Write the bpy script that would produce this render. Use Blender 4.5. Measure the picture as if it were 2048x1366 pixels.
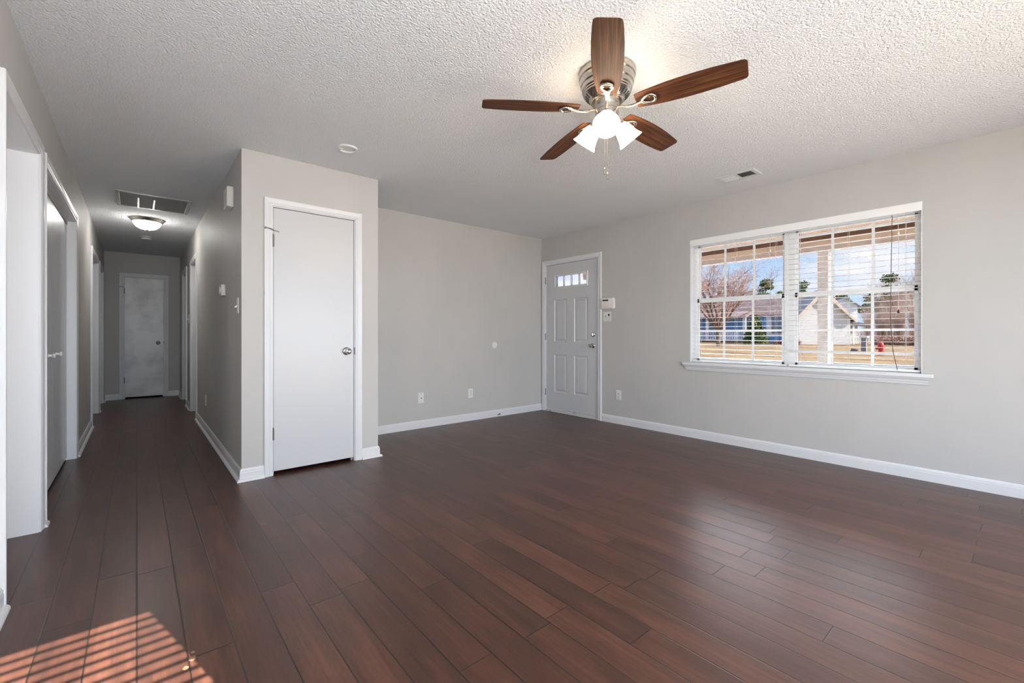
import bpy, bmesh, math, random
from mathutils import Vector, Matrix, Euler

scene = bpy.context.scene
for o in list(bpy.data.objects):
    bpy.data.objects.remove(o, do_unlink=True)
COL = scene.collection
PI = math.pi
R = math.radians

# ------------------------------------------------------------------ camera
FPX, CX, CY, YAW, CAMH = 884.46, 1021.87, 669.37, R(40.235), 1.073
cam_data = bpy.data.cameras.new('camera')
cam_data.sensor_width = 36.0
cam_data.lens = FPX / 2048 * 36.0
cam_data.shift_x = (1024 - CX) / 2048
cam_data.shift_y = -(683 - CY) / 2048
cam_data.clip_start = 0.02
cam_data.clip_end = 600
cam = bpy.data.objects.new('camera', cam_data)
COL.objects.link(cam)
cam.location = (0, 0, CAMH)
cam.rotation_euler = (PI / 2, 0, -YAW)
scene.camera = cam

# ------------------------------------------------------------------ view
scene.view_settings.view_transform = 'Standard'
scene.view_settings.look = 'None'
scene.view_settings.gamma = 1.0
scene.view_settings.use_curve_mapping = False
scene.view_settings.exposure = 0.2

# ------------------------------------------------------------------ light levels
SKY_STRENGTH = 6.3
SUN_STRENGTH = 48.0
GLARE_BAND = 12.0       # times the sky strength
PATIO_FILL_W = 47.0      # fill lamp at the added glass door behind the camera
REAR_FILL_W = 53.0        # fill lamp added inside the rear window behind the camera
FAN_L = 20.0
HALL_L = 34.0


def s2l(c):
    out = []
    for v in c:
        v = v / 255.0
        out.append(v / 12.92 if v <= 0.04045 else ((v + 0.055) / 1.055) ** 2.4)
    return (out[0], out[1], out[2], 1.0)


world = bpy.data.worlds.new('sky')
scene.world = world
world.use_nodes = True
wn = world.node_tree.nodes
wl = world.node_tree.links
wn.clear()
w_out = wn.new('ShaderNodeOutputWorld')
w_bg = wn.new('ShaderNodeBackground')
w_tc = wn.new('ShaderNodeTexCoord')
w_sep = wn.new('ShaderNodeSeparateXYZ')
w_ramp = wn.new('ShaderNodeValToRGB')
w_ramp.color_ramp.elements[0].position = 0.0
w_ramp.color_ramp.elements[0].color = (0.62, 0.80, 1.0, 1)
w_ramp.color_ramp.elements[1].position = 0.45
w_ramp.color_ramp.elements[1].color = (0.22, 0.46, 0.95, 1)
w_map = wn.new('ShaderNodeMapping')
w_map.inputs['Scale'].default_value = (2.2, 2.2, 9.0)
w_map.inputs['Location'].default_value = (0.35, 0.1, 0.2)
w_noise = wn.new('ShaderNodeTexNoise')
w_noise.inputs['Scale'].default_value = 1.7
w_noise.inputs['Detail'].default_value = 7
w_noise.inputs['Roughness'].default_value = 0.58
w_cr = wn.new('ShaderNodeValToRGB')
w_cr.color_ramp.elements[0].position = 0.44
w_cr.color_ramp.elements[1].position = 0.66
w_mix = wn.new('ShaderNodeMixRGB')
w_mix.inputs['Color2'].default_value = (1.0, 1.0, 1.03, 1)
wl.new(w_tc.outputs['Generated'], w_sep.inputs[0])
wl.new(w_sep.outputs['Z'], w_ramp.inputs[0])
wl.new(w_tc.outputs['Generated'], w_map.inputs[0])
wl.new(w_map.outputs[0], w_noise.inputs['Vector'])
wl.new(w_noise.outputs[0], w_cr.inputs[0])
wl.new(w_cr.outputs[0], w_mix.inputs['Fac'])
wl.new(w_ramp.outputs[0], w_mix.inputs['Color1'])


def w_range(src, a, c, to0=0.0, to1=1.0):
    k = wn.new('ShaderNodeMapRange')
    k.interpolation_type = 'SMOOTHSTEP'
    k.inputs['From Min'].default_value = a
    k.inputs['From Max'].default_value = c
    k.inputs['To Min'].default_value = to0
    k.inputs['To Max'].default_value = to1
    wl.new(src, k.inputs['Value'])
    return k.outputs[0]


def w_mul(a, c):
    k = wn.new('ShaderNodeMath')
    k.operation = 'MULTIPLY'
    wl.new(a, k.inputs[0])
    if isinstance(c, float):
        k.inputs[1].default_value = c
    else:
        wl.new(c, k.inputs[1])
    return k.outputs[0]


# over-bright sky band added above the view, makes the floor glare
w_glare = w_mul(w_mul(w_range(w_sep.outputs['Z'], 0.235, 0.32), w_range(w_sep.outputs['Z'], 0.44, 0.60, 1.0, 0.0)), w_range(w_sep.outputs['X'], 0.55, 0.80))
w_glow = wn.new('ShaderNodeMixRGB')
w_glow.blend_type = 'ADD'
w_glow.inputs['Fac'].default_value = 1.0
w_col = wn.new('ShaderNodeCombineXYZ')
for i_, f_ in enumerate((GLARE_BAND, GLARE_BAND * 1.02, GLARE_BAND * 1.10)):
    wl.new(w_mul(w_glare, float(f_)), w_col.inputs[i_])
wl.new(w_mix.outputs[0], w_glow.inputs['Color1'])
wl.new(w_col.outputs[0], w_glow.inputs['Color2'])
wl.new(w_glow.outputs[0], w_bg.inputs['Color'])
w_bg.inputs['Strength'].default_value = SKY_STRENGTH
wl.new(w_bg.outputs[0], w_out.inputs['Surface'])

# sun: comes from behind the camera, a little from the window-wall side
SUN_EL = R(33)
sun_h = Vector((-0.245, 0.97, 0)).normalized()
sun_dir = Vector((sun_h.x * math.cos(SUN_EL), sun_h.y * math.cos(SUN_EL), -math.sin(SUN_EL)))
sd = bpy.data.lights.new('sun', 'SUN')
sd.energy = SUN_STRENGTH
sd.angle = R(0.18)
sd.color = (1.0, 0.95, 0.89)
sun = bpy.data.objects.new('sun', sd)
COL.objects.link(sun)
sun.location = (2, -20, 14)
sun.rotation_euler = sun_dir.to_track_quat('-Z', 'Y').to_euler()


def area(name, loc, direction, sx, sy, watts, color=(1, 1, 1)):
    d = bpy.data.lights.new(name, 'AREA')
    d.shape = 'RECTANGLE'
    d.size = sx
    d.size_y = sy
    d.energy = watts
    d.color = color
    o = bpy.data.objects.new(name, d)
    COL.objects.link(o)
    o.location = loc
    o.rotation_euler = Vector(direction).to_track_quat('-Z', 'Z').to_euler()
    return o


# room key planes (metres)
XR, YB, YC, XC, XD, XL, YE, H = 4.429, 4.549, 3.744, 0.585, 1.628, -0.408, 9.783, 2.44
YF = -0.80           # wall behind the camera
T = 0.12
# fill lamps added at the patio opening, in the kitchen and at the rear window
area('fill_patio', (2.55, YF - 0.16, 0.98), (0, 1, 0.0), 2.3, 1.6, PATIO_FILL_W, (0.90, 0.97, 1.05))  # fill lamp outside the added glass door
area('fill_kitchen', (XL - 1.25, 2.24, 1.45), (0, 1, 0.0), 0.9, 1.0, 11.0)  # lamp added in the closed room to brighten the jamb, no window there
area('fill_rear', (0.26, YF + 0.03, 1.45), (0, 1, 0.60), 1.1, 1.05, REAR_FILL_W, (0.90, 0.97, 1.05))  # fill lamp added on the room side of the blind, tilted up


# ------------------------------------------------------------------ node helpers
def mat(name, color, rough=0.5, metal=0.0, spec=0.5, emis=None, estr=0.0):
    m = bpy.data.materials.new(name)
    m.use_nodes = True
    b = m.node_tree.nodes['Principled BSDF']
    b.inputs['Base Color'].default_value = color
    b.inputs['Roughness'].default_value = rough
    b.inputs['Metallic'].default_value = metal
    b.inputs['Specular IOR Level'].default_value = spec
    if emis:
        b.inputs['Emission Color'].default_value = emis
        b.inputs['Emission Strength'].default_value = estr
    return m


def nodes_of(m):
    return m.node_tree.nodes, m.node_tree.links, m.node_tree.nodes['Principled BSDF']


def add_bump(m, scale, strength, dist, detail=3, stretch=None, rough=0.5):
    n, l, b = nodes_of(m)
    tc = n.new('ShaderNodeTexCoord')
    no = n.new('ShaderNodeTexNoise')
    no.inputs['Scale'].default_value = scale
    no.inputs['Detail'].default_value = detail
    no.inputs['Roughness'].default_value = rough
    if stretch:
        mp = n.new('ShaderNodeMapping')
        mp.inputs['Scale'].default_value = stretch
        l.new(tc.outputs['Object'], mp.inputs[0])
        l.new(mp.outputs[0], no.inputs['Vector'])
    else:
        l.new(tc.outputs['Object'], no.inputs['Vector'])
    bu = n.new('ShaderNodeBump')
    bu.inputs['Strength'].default_value = strength
    bu.inputs['Distance'].default_value = dist
    l.new(no.outputs[0], bu.inputs['Height'])
    l.new(bu.outputs[0], b.inputs['Normal'])
    return m


def add_mottle(m, c1, c2, scale, detail=4, stretch=(1, 1, 1), lo=0.35, hi=0.65):
    n, l, b = nodes_of(m)
    tc = n.new('ShaderNodeTexCoord')
    mp = n.new('ShaderNodeMapping')
    mp.inputs['Scale'].default_value = stretch
    no = n.new('ShaderNodeTexNoise')
    no.inputs['Scale'].default_value = scale
    no.inputs['Detail'].default_value = detail
    cr = n.new('ShaderNodeValToRGB')
    cr.color_ramp.elements[0].position = lo
    cr.color_ramp.elements[0].color = c1
    cr.color_ramp.elements[1].position = hi
    cr.color_ramp.elements[1].color = c2
    l.new(tc.outputs['Object'], mp.inputs[0])
    l.new(mp.outputs[0], no.inputs['Vector'])
    l.new(no.outputs[0], cr.inputs[0])
    l.new(cr.outputs[0], b.inputs['Base Color'])
    return m


def lin(r, g, b_):
    return (r, g, b_, 1.0)


M = {}
M['wall'] = add_mottle(mat('wall_paint', s2l((197, 194, 192)), 0.55, spec=0.35),
                       s2l((189, 187, 184)), s2l((196, 193, 190)), 1.3, 5, (1, 1, 0.6), 0.3, 0.6)
add_bump(M['wall'], 160, 0.05, 0.002)
M['white'] = add_bump(mat('white_paint', s2l((222, 222, 224)), 0.32), 60, 0.04, 0.002)
M['door_white'] = add_bump(mat('door_paint', s2l((203, 203, 205)), 0.30), 14, 0.05, 0.003)
M['old_door'] = add_mottle(mat('patched_door_paint', s2l((225, 225, 226)), 0.32),
                           s2l((196, 195, 194)), s2l((229, 229, 230)), 2.6, 3, (1, 1, 1), 0.34, 0.55)
M['vinyl'] = mat('white_vinyl', s2l((238, 238, 238)), 0.35)
M['slat'] = mat('blind_slat', s2l((243, 243, 241)), 0.4)
M['plastic'] = mat('ivory_plastic', s2l((226, 221, 214)), 0.4)
M['white_plastic'] = mat('white_plastic', s2l((226, 225, 223)), 0.4)
M['dark'] = mat('dark_recess', s2l((28, 26, 25)), 0.7)
M['screen'] = mat('display_glass', s2l((30, 28, 26)), 0.15)
M['slot'] = mat('slot_grey', s2l((95, 90, 84)), 0.6)
M['nickel'] = mat('brushed_nickel', s2l((190, 184, 176)), 0.27, 1.0)
M['chrome'] = mat('satin_chrome', s2l((200, 198, 196)), 0.16, 1.0)
M['dull_metal'] = mat('aged_steel', s2l((120, 118, 116)), 0.4, 1.0)
M['cord'] = mat('blind_cord', s2l((215, 212, 205)), 0.7)
M['dark_cord'] = mat('dark_wand', s2l((70, 66, 66)), 0.5)
M['grey_metal'] = mat('grille_enamel', s2l((200, 200, 200)), 0.4)

# ceiling texture: sprayed popcorn
M['ceiling'] = mat('popcorn_ceiling', s2l((240, 242, 245)), 0.9, spec=0.1)
n, l, b = nodes_of(M['ceiling'])
tc = n.new('ShaderNodeTexCoord')
no = n.new('ShaderNodeTexNoise')
no.inputs['Scale'].default_value = 98
no.inputs['Detail'].default_value = 4
no.inputs['Roughness'].default_value = 0.6
vo = n.new('ShaderNodeTexVoronoi')
vo.inputs['Scale'].default_value = 88
mx = n.new('ShaderNodeMath')
mx.operation = 'SUBTRACT'
l.new(tc.outputs['Object'], no.inputs['Vector'])
l.new(tc.outputs['Object'], vo.inputs['Vector'])
l.new(no.outputs[0], mx.inputs[0])
mm = n.new('ShaderNodeMath')
mm.operation = 'MULTIPLY'
mm.inputs[1].default_value = 0.45
l.new(vo.outputs['Distance'], mm.inputs[0])
l.new(mm.outputs[0], mx.inputs[1])
bu = n.new('ShaderNodeBump')
bu.inputs['Strength'].default_value = 0.8
bu.inputs['Distance'].default_value = 0.016
l.new(mx.outputs[0], bu.inputs['Height'])
l.new(bu.outputs[0], b.inputs['Normal'])


def floor_material():
    m = mat('bamboo_plank_floor', s2l((100, 66, 54)), 0.33)
    n, l, b = nodes_of(m)

    def math_(op, a, c=None, d=None):
        k = n.new('ShaderNodeMath')
        k.operation = op
        for i, v in enumerate((a, c, d)):
            if v is None:
                continue
            if isinstance(v, (int, float)):
                k.inputs[i].default_value = v
            else:
                l.new(v, k.inputs[i])
        return k.outputs[0]

    tc = n.new('ShaderNodeTexCoord')
    sp = n.new('ShaderNodeSeparateXYZ')
    l.new(tc.outputs['Object'], sp.inputs[0])
    X, Y = sp.outputs['X'], sp.outputs['Y']
    PW, PL = 0.1305, 0.94
    rx = math_('DIVIDE', X, PW)
    row = math_('FLOOR', rx)
    fx = math_('FRACT', rx)
    wn1 = n.new('ShaderNodeTexWhiteNoise')
    wn1.noise_dimensions = '1D'
    l.new(row, wn1.inputs['W'])
    cy = math_('ADD', math_('DIVIDE', Y, PL), math_('MULTIPLY', wn1.outputs['Value'], 7.3))
    col = math_('FLOOR', cy)
    fy = math_('FRACT', cy)
    cb = n.new('ShaderNodeCombineXYZ')
    l.new(row, cb.inputs[0])
    l.new(col, cb.inputs[1])
    wn2 = n.new('ShaderNodeTexWhiteNoise')
    wn2.noise_dimensions = '2D'
    l.new(cb.outputs[0], wn2.inputs['Vector'])
    rnd = wn2.outputs['Value']
    ex = math_('MULTIPLY', math_('MINIMUM', fx, math_('SUBTRACT', 1.0, fx)), PW)
    ey = math_('MULTIPLY', math_('MINIMUM', fy, math_('SUBTRACT', 1.0, fy)), PL)
    edge = math_('MINIMUM', ex, ey)
    mr = n.new('ShaderNodeMapRange')
    mr.inputs['From Min'].default_value = 0.0007
    mr.inputs['From Max'].default_value = 0.0034
    l.new(edge, mr.inputs['Value'])
    groove = mr.outputs[0]
    # long grain, shifted per plank
    g = n.new('ShaderNodeCombineXYZ')
    l.new(math_('ADD', math_('MULTIPLY', X, 70.0), math_('MULTIPLY', rnd, 91.0)), g.inputs[0])
    l.new(math_('ADD', math_('MULTIPLY', Y, 3.0), math_('MULTIPLY', rnd, 37.0)), g.inputs[1])
    n1 = n.new('ShaderNodeTexNoise')
    n1.inputs['Scale'].default_value = 1.0
    n1.inputs['Detail'].default_value = 6
    n1.inputs['Roughness'].default_value = 0.65
    l.new(g.outputs[0], n1.inputs['Vector'])
    # broad dark streaks
    g2 = n.new('ShaderNodeCombineXYZ')
    l.new(math_('ADD', math_('MULTIPLY', X, 16.0), math_('MULTIPLY', rnd, 53.0)), g2.inputs[0])
    l.new(math_('ADD', math_('MULTIPLY', Y, 2.2), math_('MULTIPLY', rnd, 19.0)), g2.inputs[1])
    n2 = n.new('ShaderNodeTexNoise')
    n2.inputs['Scale'].default_value = 1.0
    n2.inputs['Detail'].default_value = 3
    l.new(g2.outputs[0], n2.inputs['Vector'])
    # short dark flecks
    g3 = n.new('ShaderNodeCombineXYZ')
    l.new(math_('ADD', math_('MULTIPLY', X, 190.0), math_('MULTIPLY', rnd, 11.0)), g3.inputs[0])
    l.new(math_('MULTIPLY', Y, 34.0), g3.inputs[1])
    n3 = n.new('ShaderNodeTexNoise')
    n3.inputs['Scale'].default_value = 1.0
    n3.inputs['Detail'].default_value = 2
    l.new(g3.outputs[0], n3.inputs['Vector'])
    v = math_('ADD', math_('MULTIPLY', n1.outputs[0], 0.55), math_('MULTIPLY', n2.outputs[0], 0.48))
    v = math_('ADD', v, math_('MULTIPLY', math_('SUBTRACT', rnd, 0.5), 0.15))
    v = math_('ADD', v, math_('MULTIPLY', math_('SUBTRACT', n3.outputs[0], 0.5), 0.18))
    cr = n.new('ShaderNodeValToRGB')
    e = cr.color_ramp.elements
    e[0].position = 0.20
    e[0].color = s2l((37, 23, 18))
    e[1].position = 0.80
    e[1].color = s2l((107, 68, 53))
    k = cr.color_ramp.elements.new(0.48)
    k.color = s2l((71, 43, 34))
    l.new(v, cr.inputs[0])
    mixc = n.new('ShaderNodeMixRGB')
    mixc.inputs['Color1'].default_value = s2l((24, 16, 13))
    l.new(groove, mixc.inputs['Fac'])
    l.new(cr.outputs[0], mixc.inputs['Color2'])
    l.new(mixc.outputs[0], b.inputs['Base Color'])
    hgt = math_('ADD', groove, math_('MULTIPLY', n1.outputs[0], 0.12))
    hgt = math_('ADD', hgt, math_('MULTIPLY', n3.outputs[0], 0.10))
    bu = n.new('ShaderNodeBump')
    bu.inputs['Strength'].default_value = 0.22
    bu.inputs['Distance'].default_value = 0.003
    l.new(hgt, bu.inputs['Height'])
    l.new(bu.outputs[0], b.inputs['Normal'])
    rr = n.new('ShaderNodeMapRange')
    rr.inputs['To Min'].default_value = 0.26
    rr.inputs['To Max'].default_value = 0.44
    l.new(n1.outputs[0], rr.inputs['Value'])
    l.new(rr.outputs[0], b.inputs['Roughness'])
    b.inputs['IOR'].default_value = 1.55
    return m


M['floor'] = floor_material()


def blade_material(name, c1, c2, c3):
    m = mat(name, c2, 0.5, spec=0.10)
    n, l, b = nodes_of(m)
    tc = n.new('ShaderNodeTexCoord')
    mp = n.new('ShaderNodeMapping')
    mp.inputs['Scale'].default_value = (3.0, 85.0, 1.0)
    no = n.new('ShaderNodeTexNoise')
    no.inputs['Scale'].default_value = 1.0
    no.inputs['Detail'].default_value = 5
    no.inputs['Distortion'].default_value = 0.6
    cr = n.new('ShaderNodeValToRGB')
    cr.color_ramp.elements[0].position = 0.3
    cr.color_ramp.elements[0].color = c1
    cr.color_ramp.elements[1].position = 0.7
    cr.color_ramp.elements[1].color = c3
    k = cr.color_ramp.elements.new(0.5)
    k.color = c2
    l.new(tc.outputs['Object'], mp.inputs[0])
    l.new(mp.outputs[0], no.inputs['Vector'])
    l.new(no.outputs[0], cr.inputs[0])
    l.new(cr.outputs[0], b.inputs['Base Color'])
    return m


M['blade'] = blade_material('walnut_blade', s2l((48, 29, 20)), s2l((80, 49, 33)), s2l((110, 71, 44)))
M['blade_edge'] = mat('blade_edge', s2l((62, 54, 48)), 0.5)


def glass(name, tint, gloss=0.05):
    m = bpy.data.materials.new(name)
    m.use_nodes = True
    n, l = m.node_tree.nodes, m.node_tree.links
    n.clear()
    out = n.new('ShaderNodeOutputMaterial')
    tr = n.new('ShaderNodeBsdfTransparent')
    tr.inputs[0].default_value = tint
    gl = n.new('ShaderNodeBsdfGlossy')
    gl.inputs['Roughness'].default_value = 0.02
    mx = n.new('ShaderNodeMixShader')
    mx.inputs[0].default_value = gloss
    l.new(tr.outputs[0], mx.inputs[1])
    l.new(gl.outputs[0], mx.inputs[2])
    l.new(mx.outputs[0], out.inputs['Surface'])
    return m


M['tinted_glass'] = glass('dimming_window_glass', (0.37, 0.37, 0.372, 1), 0.004)  # pane colour darkened to dim the bright outdoors
M['clear_glass'] = glass('clear_glass', (0.93, 0.94, 0.93, 1), 0.04)
M['shade_glass'] = mat('lit_frosted_glass', s2l((250, 245, 235)), 0.5, emis=(1.0, 0.80, 0.57, 1), estr=FAN_L)
M['hall_glass'] = mat('lit_alabaster_glass', s2l((250, 248, 242)), 0.5, emis=(1.0, 0.97, 0.92, 1), estr=HALL_L)


# ------------------------------------------------------------------ mesh builder
class MB:
    def __init__(self):
        self.v, self.f = [], []

    def box(self, x0, x1, y0, y1, z0, z1):
        x0, x1 = min(x0, x1), max(x0, x1)
        y0, y1 = min(y0, y1), max(y0, y1)
        z0, z1 = min(z0, z1), max(z0, z1)
        k = len(self.v)
        self.v += [(x0, y0, z0), (x1, y0, z0), (x1, y1, z0), (x0, y1, z0),
                   (x0, y0, z1), (x1, y0, z1), (x1, y1, z1), (x0, y1, z1)]
        self.f += [tuple(k + i for i in q) for q in
                   ((0, 3, 2, 1), (4, 5, 6, 7), (0, 1, 5, 4), (1, 2, 6, 5), (2, 3, 7, 6), (3, 0, 4, 7))]
        return self

    def wbox(self, W, s0, s1, z0, z1, d0, d1):
        a, c = W(s0, z0, d0), W(s1, z1, d1)
        return self.box(a[0], c[0], a[1], c[1], a[2], c[2])

    def hexa(self, pts):
        k = len(self.v)
        self.v += [tuple(p) for p in pts]
        self.f += [tuple(k + i for i in q) for q in
                   ((0, 3, 2, 1), (4, 5, 6, 7), (0, 1, 5, 4), (1, 2, 6, 5), (2, 3, 7, 6), (3, 0, 4, 7))]
        return self

    def rings(self, rings, closed=True, caps=True):
        """loft rings (lists of points)"""
        k = len(self.v)
        m_ = len(rings[0])
        for r in rings:
            self.v += [tuple(p) for p in r]
        for i in range(len(rings) - 1):
            for j in range(m_ if closed else m_ - 1):
                j2 = (j + 1) % m_
                self.f.append((k + i * m_ + j, k + i * m_ + j2, k + (i + 1) * m_ + j2, k + (i + 1) * m_ + j))
        if caps:
            self.f.append(tuple(k + j for j in reversed(range(m_))))
            self.f.append(tuple(k + (len(rings) - 1) * m_ + j for j in range(m_)))
        return self

    def lathe(self, prof, n=32, mtx=None, caps=False):
        mtx = mtx or Matrix.Identity(4)
        rings = []
        for r, h in prof:
            r = max(r, 1e-5)
            rings.append([mtx @ Vector((r * math.cos(2 * PI * i / n), r * math.sin(2 * PI * i / n), h)) for i in range(n)])
        return self.rings(rings, True, caps)

    def tube(self, pts, rad, n=8, caps=True):
        pts = [Vector(p) for p in pts]
        if not isinstance(rad, (list, tuple)):
            rad = [rad] * len(pts)
        rings = []
        for i, p in enumerate(pts):
            t = (pts[min(i + 1, len(pts) - 1)] - pts[max(i - 1, 0)])
            t = t.normalized() if t.length > 1e-9 else Vector((0, 0, 1))
            up = Vector((0, 0, 1)) if abs(t.z) < 0.95 else Vector((1, 0, 0))
            a = t.cross(up).normalized()
            c = t.cross(a)
            rings.append([p + (a * math.cos(2 * PI * j / n) + c * math.sin(2 * PI * j / n)) * rad[i] for j in range(n)])
        return self.rings(rings, True, caps)

    def disc_w(self, W, s, z, d0, d1, r, n=20, r2=None):
        r2 = r if r2 is None else r2
        a = [W(s + r * math.cos(2 * PI * i / n), z + r * math.sin(2 * PI * i / n), d0) for i in range(n)]
        c = [W(s + r2 * math.cos(2 * PI * i / n), z + r2 * math.sin(2 * PI * i / n), d1) for i in range(n)]
        return self.rings([a, c])

    def lathe_w(self, W, s, z, prof, n=24):
        rings = []
        for r, d in prof:
            r = max(r, 1e-5)
            rings.append([W(s + r * math.cos(2 * PI * i / n), z + r * math.sin(2 * PI * i / n), d) for i in range(n)])
        return self.rings(rings, True, True)

    def casing(self, W, s0, s1, z1, prof, z0=0.0):
        """profile (t outward from the opening, d off the wall) mitred round three sides"""
        rings = []
        for which in range(4):
            ring = []
            for t, d in prof:
                p = [(s0 - t, z0), (s0 - t, z1 + t), (s1 + t, z1 + t), (s1 + t, z0)][which]
                ring.append(W(p[0], p[1], d))
            rings.append(ring)
        return self.rings(rings, True, True)

    def extrude_w(self, W, s0, s1, prof, e0=0.0, e1=0.0):
        """profile (d, z) swept along the wall from s0 to s1; e0/e1 mitre = extra length per d at each end"""
        a = [W(s0 - e0 * d, z, d) for d, z in prof]
        c = [W(s1 + e1 * d, z, d) for d, z in prof]
        return self.rings([a, c])

    def build(self, name, m, parent=None, origin=None, smooth=False, bevel=0.0, mtx=None, kind=None, label=None, sharp=35):
        o_ = Vector(ORIGIN.get(parent.name, (0, 0, 0))) if (parent is not None and origin is None) else Vector(origin or (0, 0, 0))
        me = bpy.data.meshes.new(name)
        if mtx is None:
            me.from_pydata([tuple(Vector(v) - o_) for v in self.v], [], self.f)
        else:
            me.from_pydata(self.v, [], self.f)
        bm = bmesh.new()
        bm.from_mesh(me)
        bmesh.ops.remove_doubles(bm, verts=bm.verts, dist=1e-6)
        bmesh.ops.recalc_face_normals(bm, faces=bm.faces)
        bm.to_mesh(me)
        bm.free()
        me.materials.append(m)
        ob = bpy.data.objects.new(name, me)
        COL.objects.link(ob)
        if smooth:
            for p in me.polygons:
                p.use_smooth = True
            try:
                me.set_sharp_from_angle(angle=R(sharp))
            except Exception:
                pass
        if bevel > 0:
            md = ob.modifiers.new('bevel', 'BEVEL')
            md.width = bevel
            md.segments = 2
            md.limit_method = 'ANGLE'
            md.angle_limit = R(40)
        if parent is not None:
            ob.parent = parent
            if mtx is not None:
                ob.matrix_local = mtx
        elif mtx is not None:
            ob.matrix_world = mtx
        else:
            ob.location = o_
        ORIGIN[ob.name] = tuple(o_)
        if kind:
            ob['kind'] = kind
        if label:
            ob['label'] = label
        return ob


ORIGIN = {}


def tag(o, label=None, cat=None, group=None, kind=None):
    if label:
        o['label'] = label
    if cat:
        o['category'] = cat
    if group:
        o['group'] = group
    if kind:
        o['kind'] = kind
    return o


def thing(name, loc, label, cat, group=None, kind=None):
    o = bpy.data.objects.new(name, None)
    o.empty_display_size = 0.05
    COL.objects.link(o)
    o.location = loc
    ORIGIN[o.name] = tuple(loc)
    return tag(o, label, cat, group, kind)


def copy_tree(o, parent=None):
    c = o.copy()
    COL.objects.link(c)
    ORIGIN[c.name] = ORIGIN.get(o.name, (0, 0, 0))
    if parent is not None:
        c.parent = parent
    for ch in list(o.children):
        copy_tree(ch, c)
    return c


# wall coordinate maps: (along the wall, height, distance out of the wall into the room)
def W_right(s, z, d): return (XR - d, s, z)
def W_back(s, z, d): return (s, YB - d, z)
def W_closet(s, z, d): return (s, YC - d, z)
def W_cside(s, z, d): return (XD + d, s, z)
def W_hall(s, z, d): return (XC - d, s, z)
def W_end(s, z, d): return (s, YE - d, z)
def W_left(s, z, d): return (XL + d, s, z)
def W_front(s, z, d): return (s, YF + d, z)


def wall(name, W, s0, s1, holes, label, z1=H + 0.02, t=T, m=None):
    ss = sorted({s0, s1} | {h[0] for h in holes} | {h[1] for h in holes})
    zs = sorted({0.0, z1} | {h[2] for h in holes} | {h[3] for h in holes})
    ss = [s for s in ss if s0 <= s <= s1]
    zs = [z for z in zs if 0.0 <= z <= z1]

    def solid(i, j):
        if i < 0 or j < 0 or i >= len(ss) - 1 or j >= len(zs) - 1:
            return False
        cs, cz = (ss[i] + ss[i + 1]) / 2, (zs[j] + zs[j + 1]) / 2
        return not any(h[0] < cs < h[1] and h[2] < cz < h[3] for h in holes)
    mb = MB()

    def quad(*p):
        k = len(mb.v)
        mb.v += p
        mb.f.append((k, k + 1, k + 2, k + 3))
    for i in range(len(ss) - 1):
        for j in range(len(zs) - 1):
            if not solid(i, j):
                continue
            a, c, e, g = ss[i], ss[i + 1], zs[j], zs[j + 1]
            quad(W(a, e, 0), W(c, e, 0), W(c, g, 0), W(a, g, 0))
            quad(W(a, e, -t), W(c, e, -t), W(c, g, -t), W(a, g, -t))
            if not solid(i - 1, j):
                quad(W(a, e, 0), W(a, e, -t), W(a, g, -t), W(a, g, 0))
            if not solid(i + 1, j):
                quad(W(c, e, 0), W(c, e, -t), W(c, g, -t), W(c, g, 0))
            if not solid(i, j - 1):
                quad(W(a, e, 0), W(a, e, -t), W(c, e, -t), W(c, e, 0))
            if not solid(i, j + 1):
                quad(W(a, g, 0), W(a, g, -t), W(c, g, -t), W(c, g, 0))
    o = mb.build(name, m or M['wall'])
    return tag(o, label, 'wall', kind='structure')


# ------------------------------------------------------------------ room shell
WIN = (0.531, 2.327, 0.785, 2.060)            # window opening in the right wall
FD = (3.526, 4.486, 0.0, 2.063)               # front door
CD = (0.7765, 1.4345, 0.0, 2.066)               # closet door
ED = (-0.1755, 0.3765, 0.0, 2.055)              # door at the end of the hall
OP = (2.640, 3.503, 0.0, 2.068)                # cased opening, left wall
BF = (3.672, 5.368, 0.0, 2.063)               # bifold closet, left wall
L1 = (7.10, 8.27, 0.0, 2.063)
L2 = (8.50, 9.42, 0.0, 2.063)
R1 = (6.88, 7.64, 0.0, 2.063)
R2 = (8.34, 9.10, 0.0, 2.063)
RW = (-0.30, 0.86, 0.86, 2.14)                # rear window behind the camera
PD = (1.40, 3.70, 0.0, 2.03)                  # glass door opening added for fill light behind the camera

o = MB().box(XL - 2.6, XR + 0.10, YF - 0.12, YE + 1.4, -0.12, 0.0).build('floor', M['floor'])
tag(o, 'dark brown hand-scraped plank floor running down the hall', 'floor', kind='structure')
o = MB().box(XL - 2.6, XR + 0.14, YF - 0.14, YE + 1.4, H, H + 0.15).build('ceiling', M['ceiling'])
tag(o, 'white sprayed popcorn ceiling', 'ceiling', kind='structure')

wall('wall_right', W_right, YF - T, YB + T, [WIN, FD], 'greige wall with the front door and the wide window', t=0.15)
wall('wall_back', W_back, XC + T, XR, [], 'greige wall between the closet and the front door')
wall('wall_closet', W_closet, XC, XD, [CD], 'greige closet wall that holds the flat white door')
wall('wall_closet_side', W_cside, YC + T, YB, [], 'short return wall on the far side of the closet')
wall('wall_hall', W_hall, YC + T, YE + T, [R1, R2], 'greige wall along the right side of the hall')
wall('wall_hall_end', W_end, XL - T, XC, [ED], 'dim greige wall closing the far end of the hall')
wall('wall_left', W_left, YF - T, YE + T, [OP, BF, L1, L2], 'greige wall along the left side, full of doorways')
wall('wall_front', W_front, XL - T, XR, [RW, PD], 'greige wall behind the camera with a window and an added opening')


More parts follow.
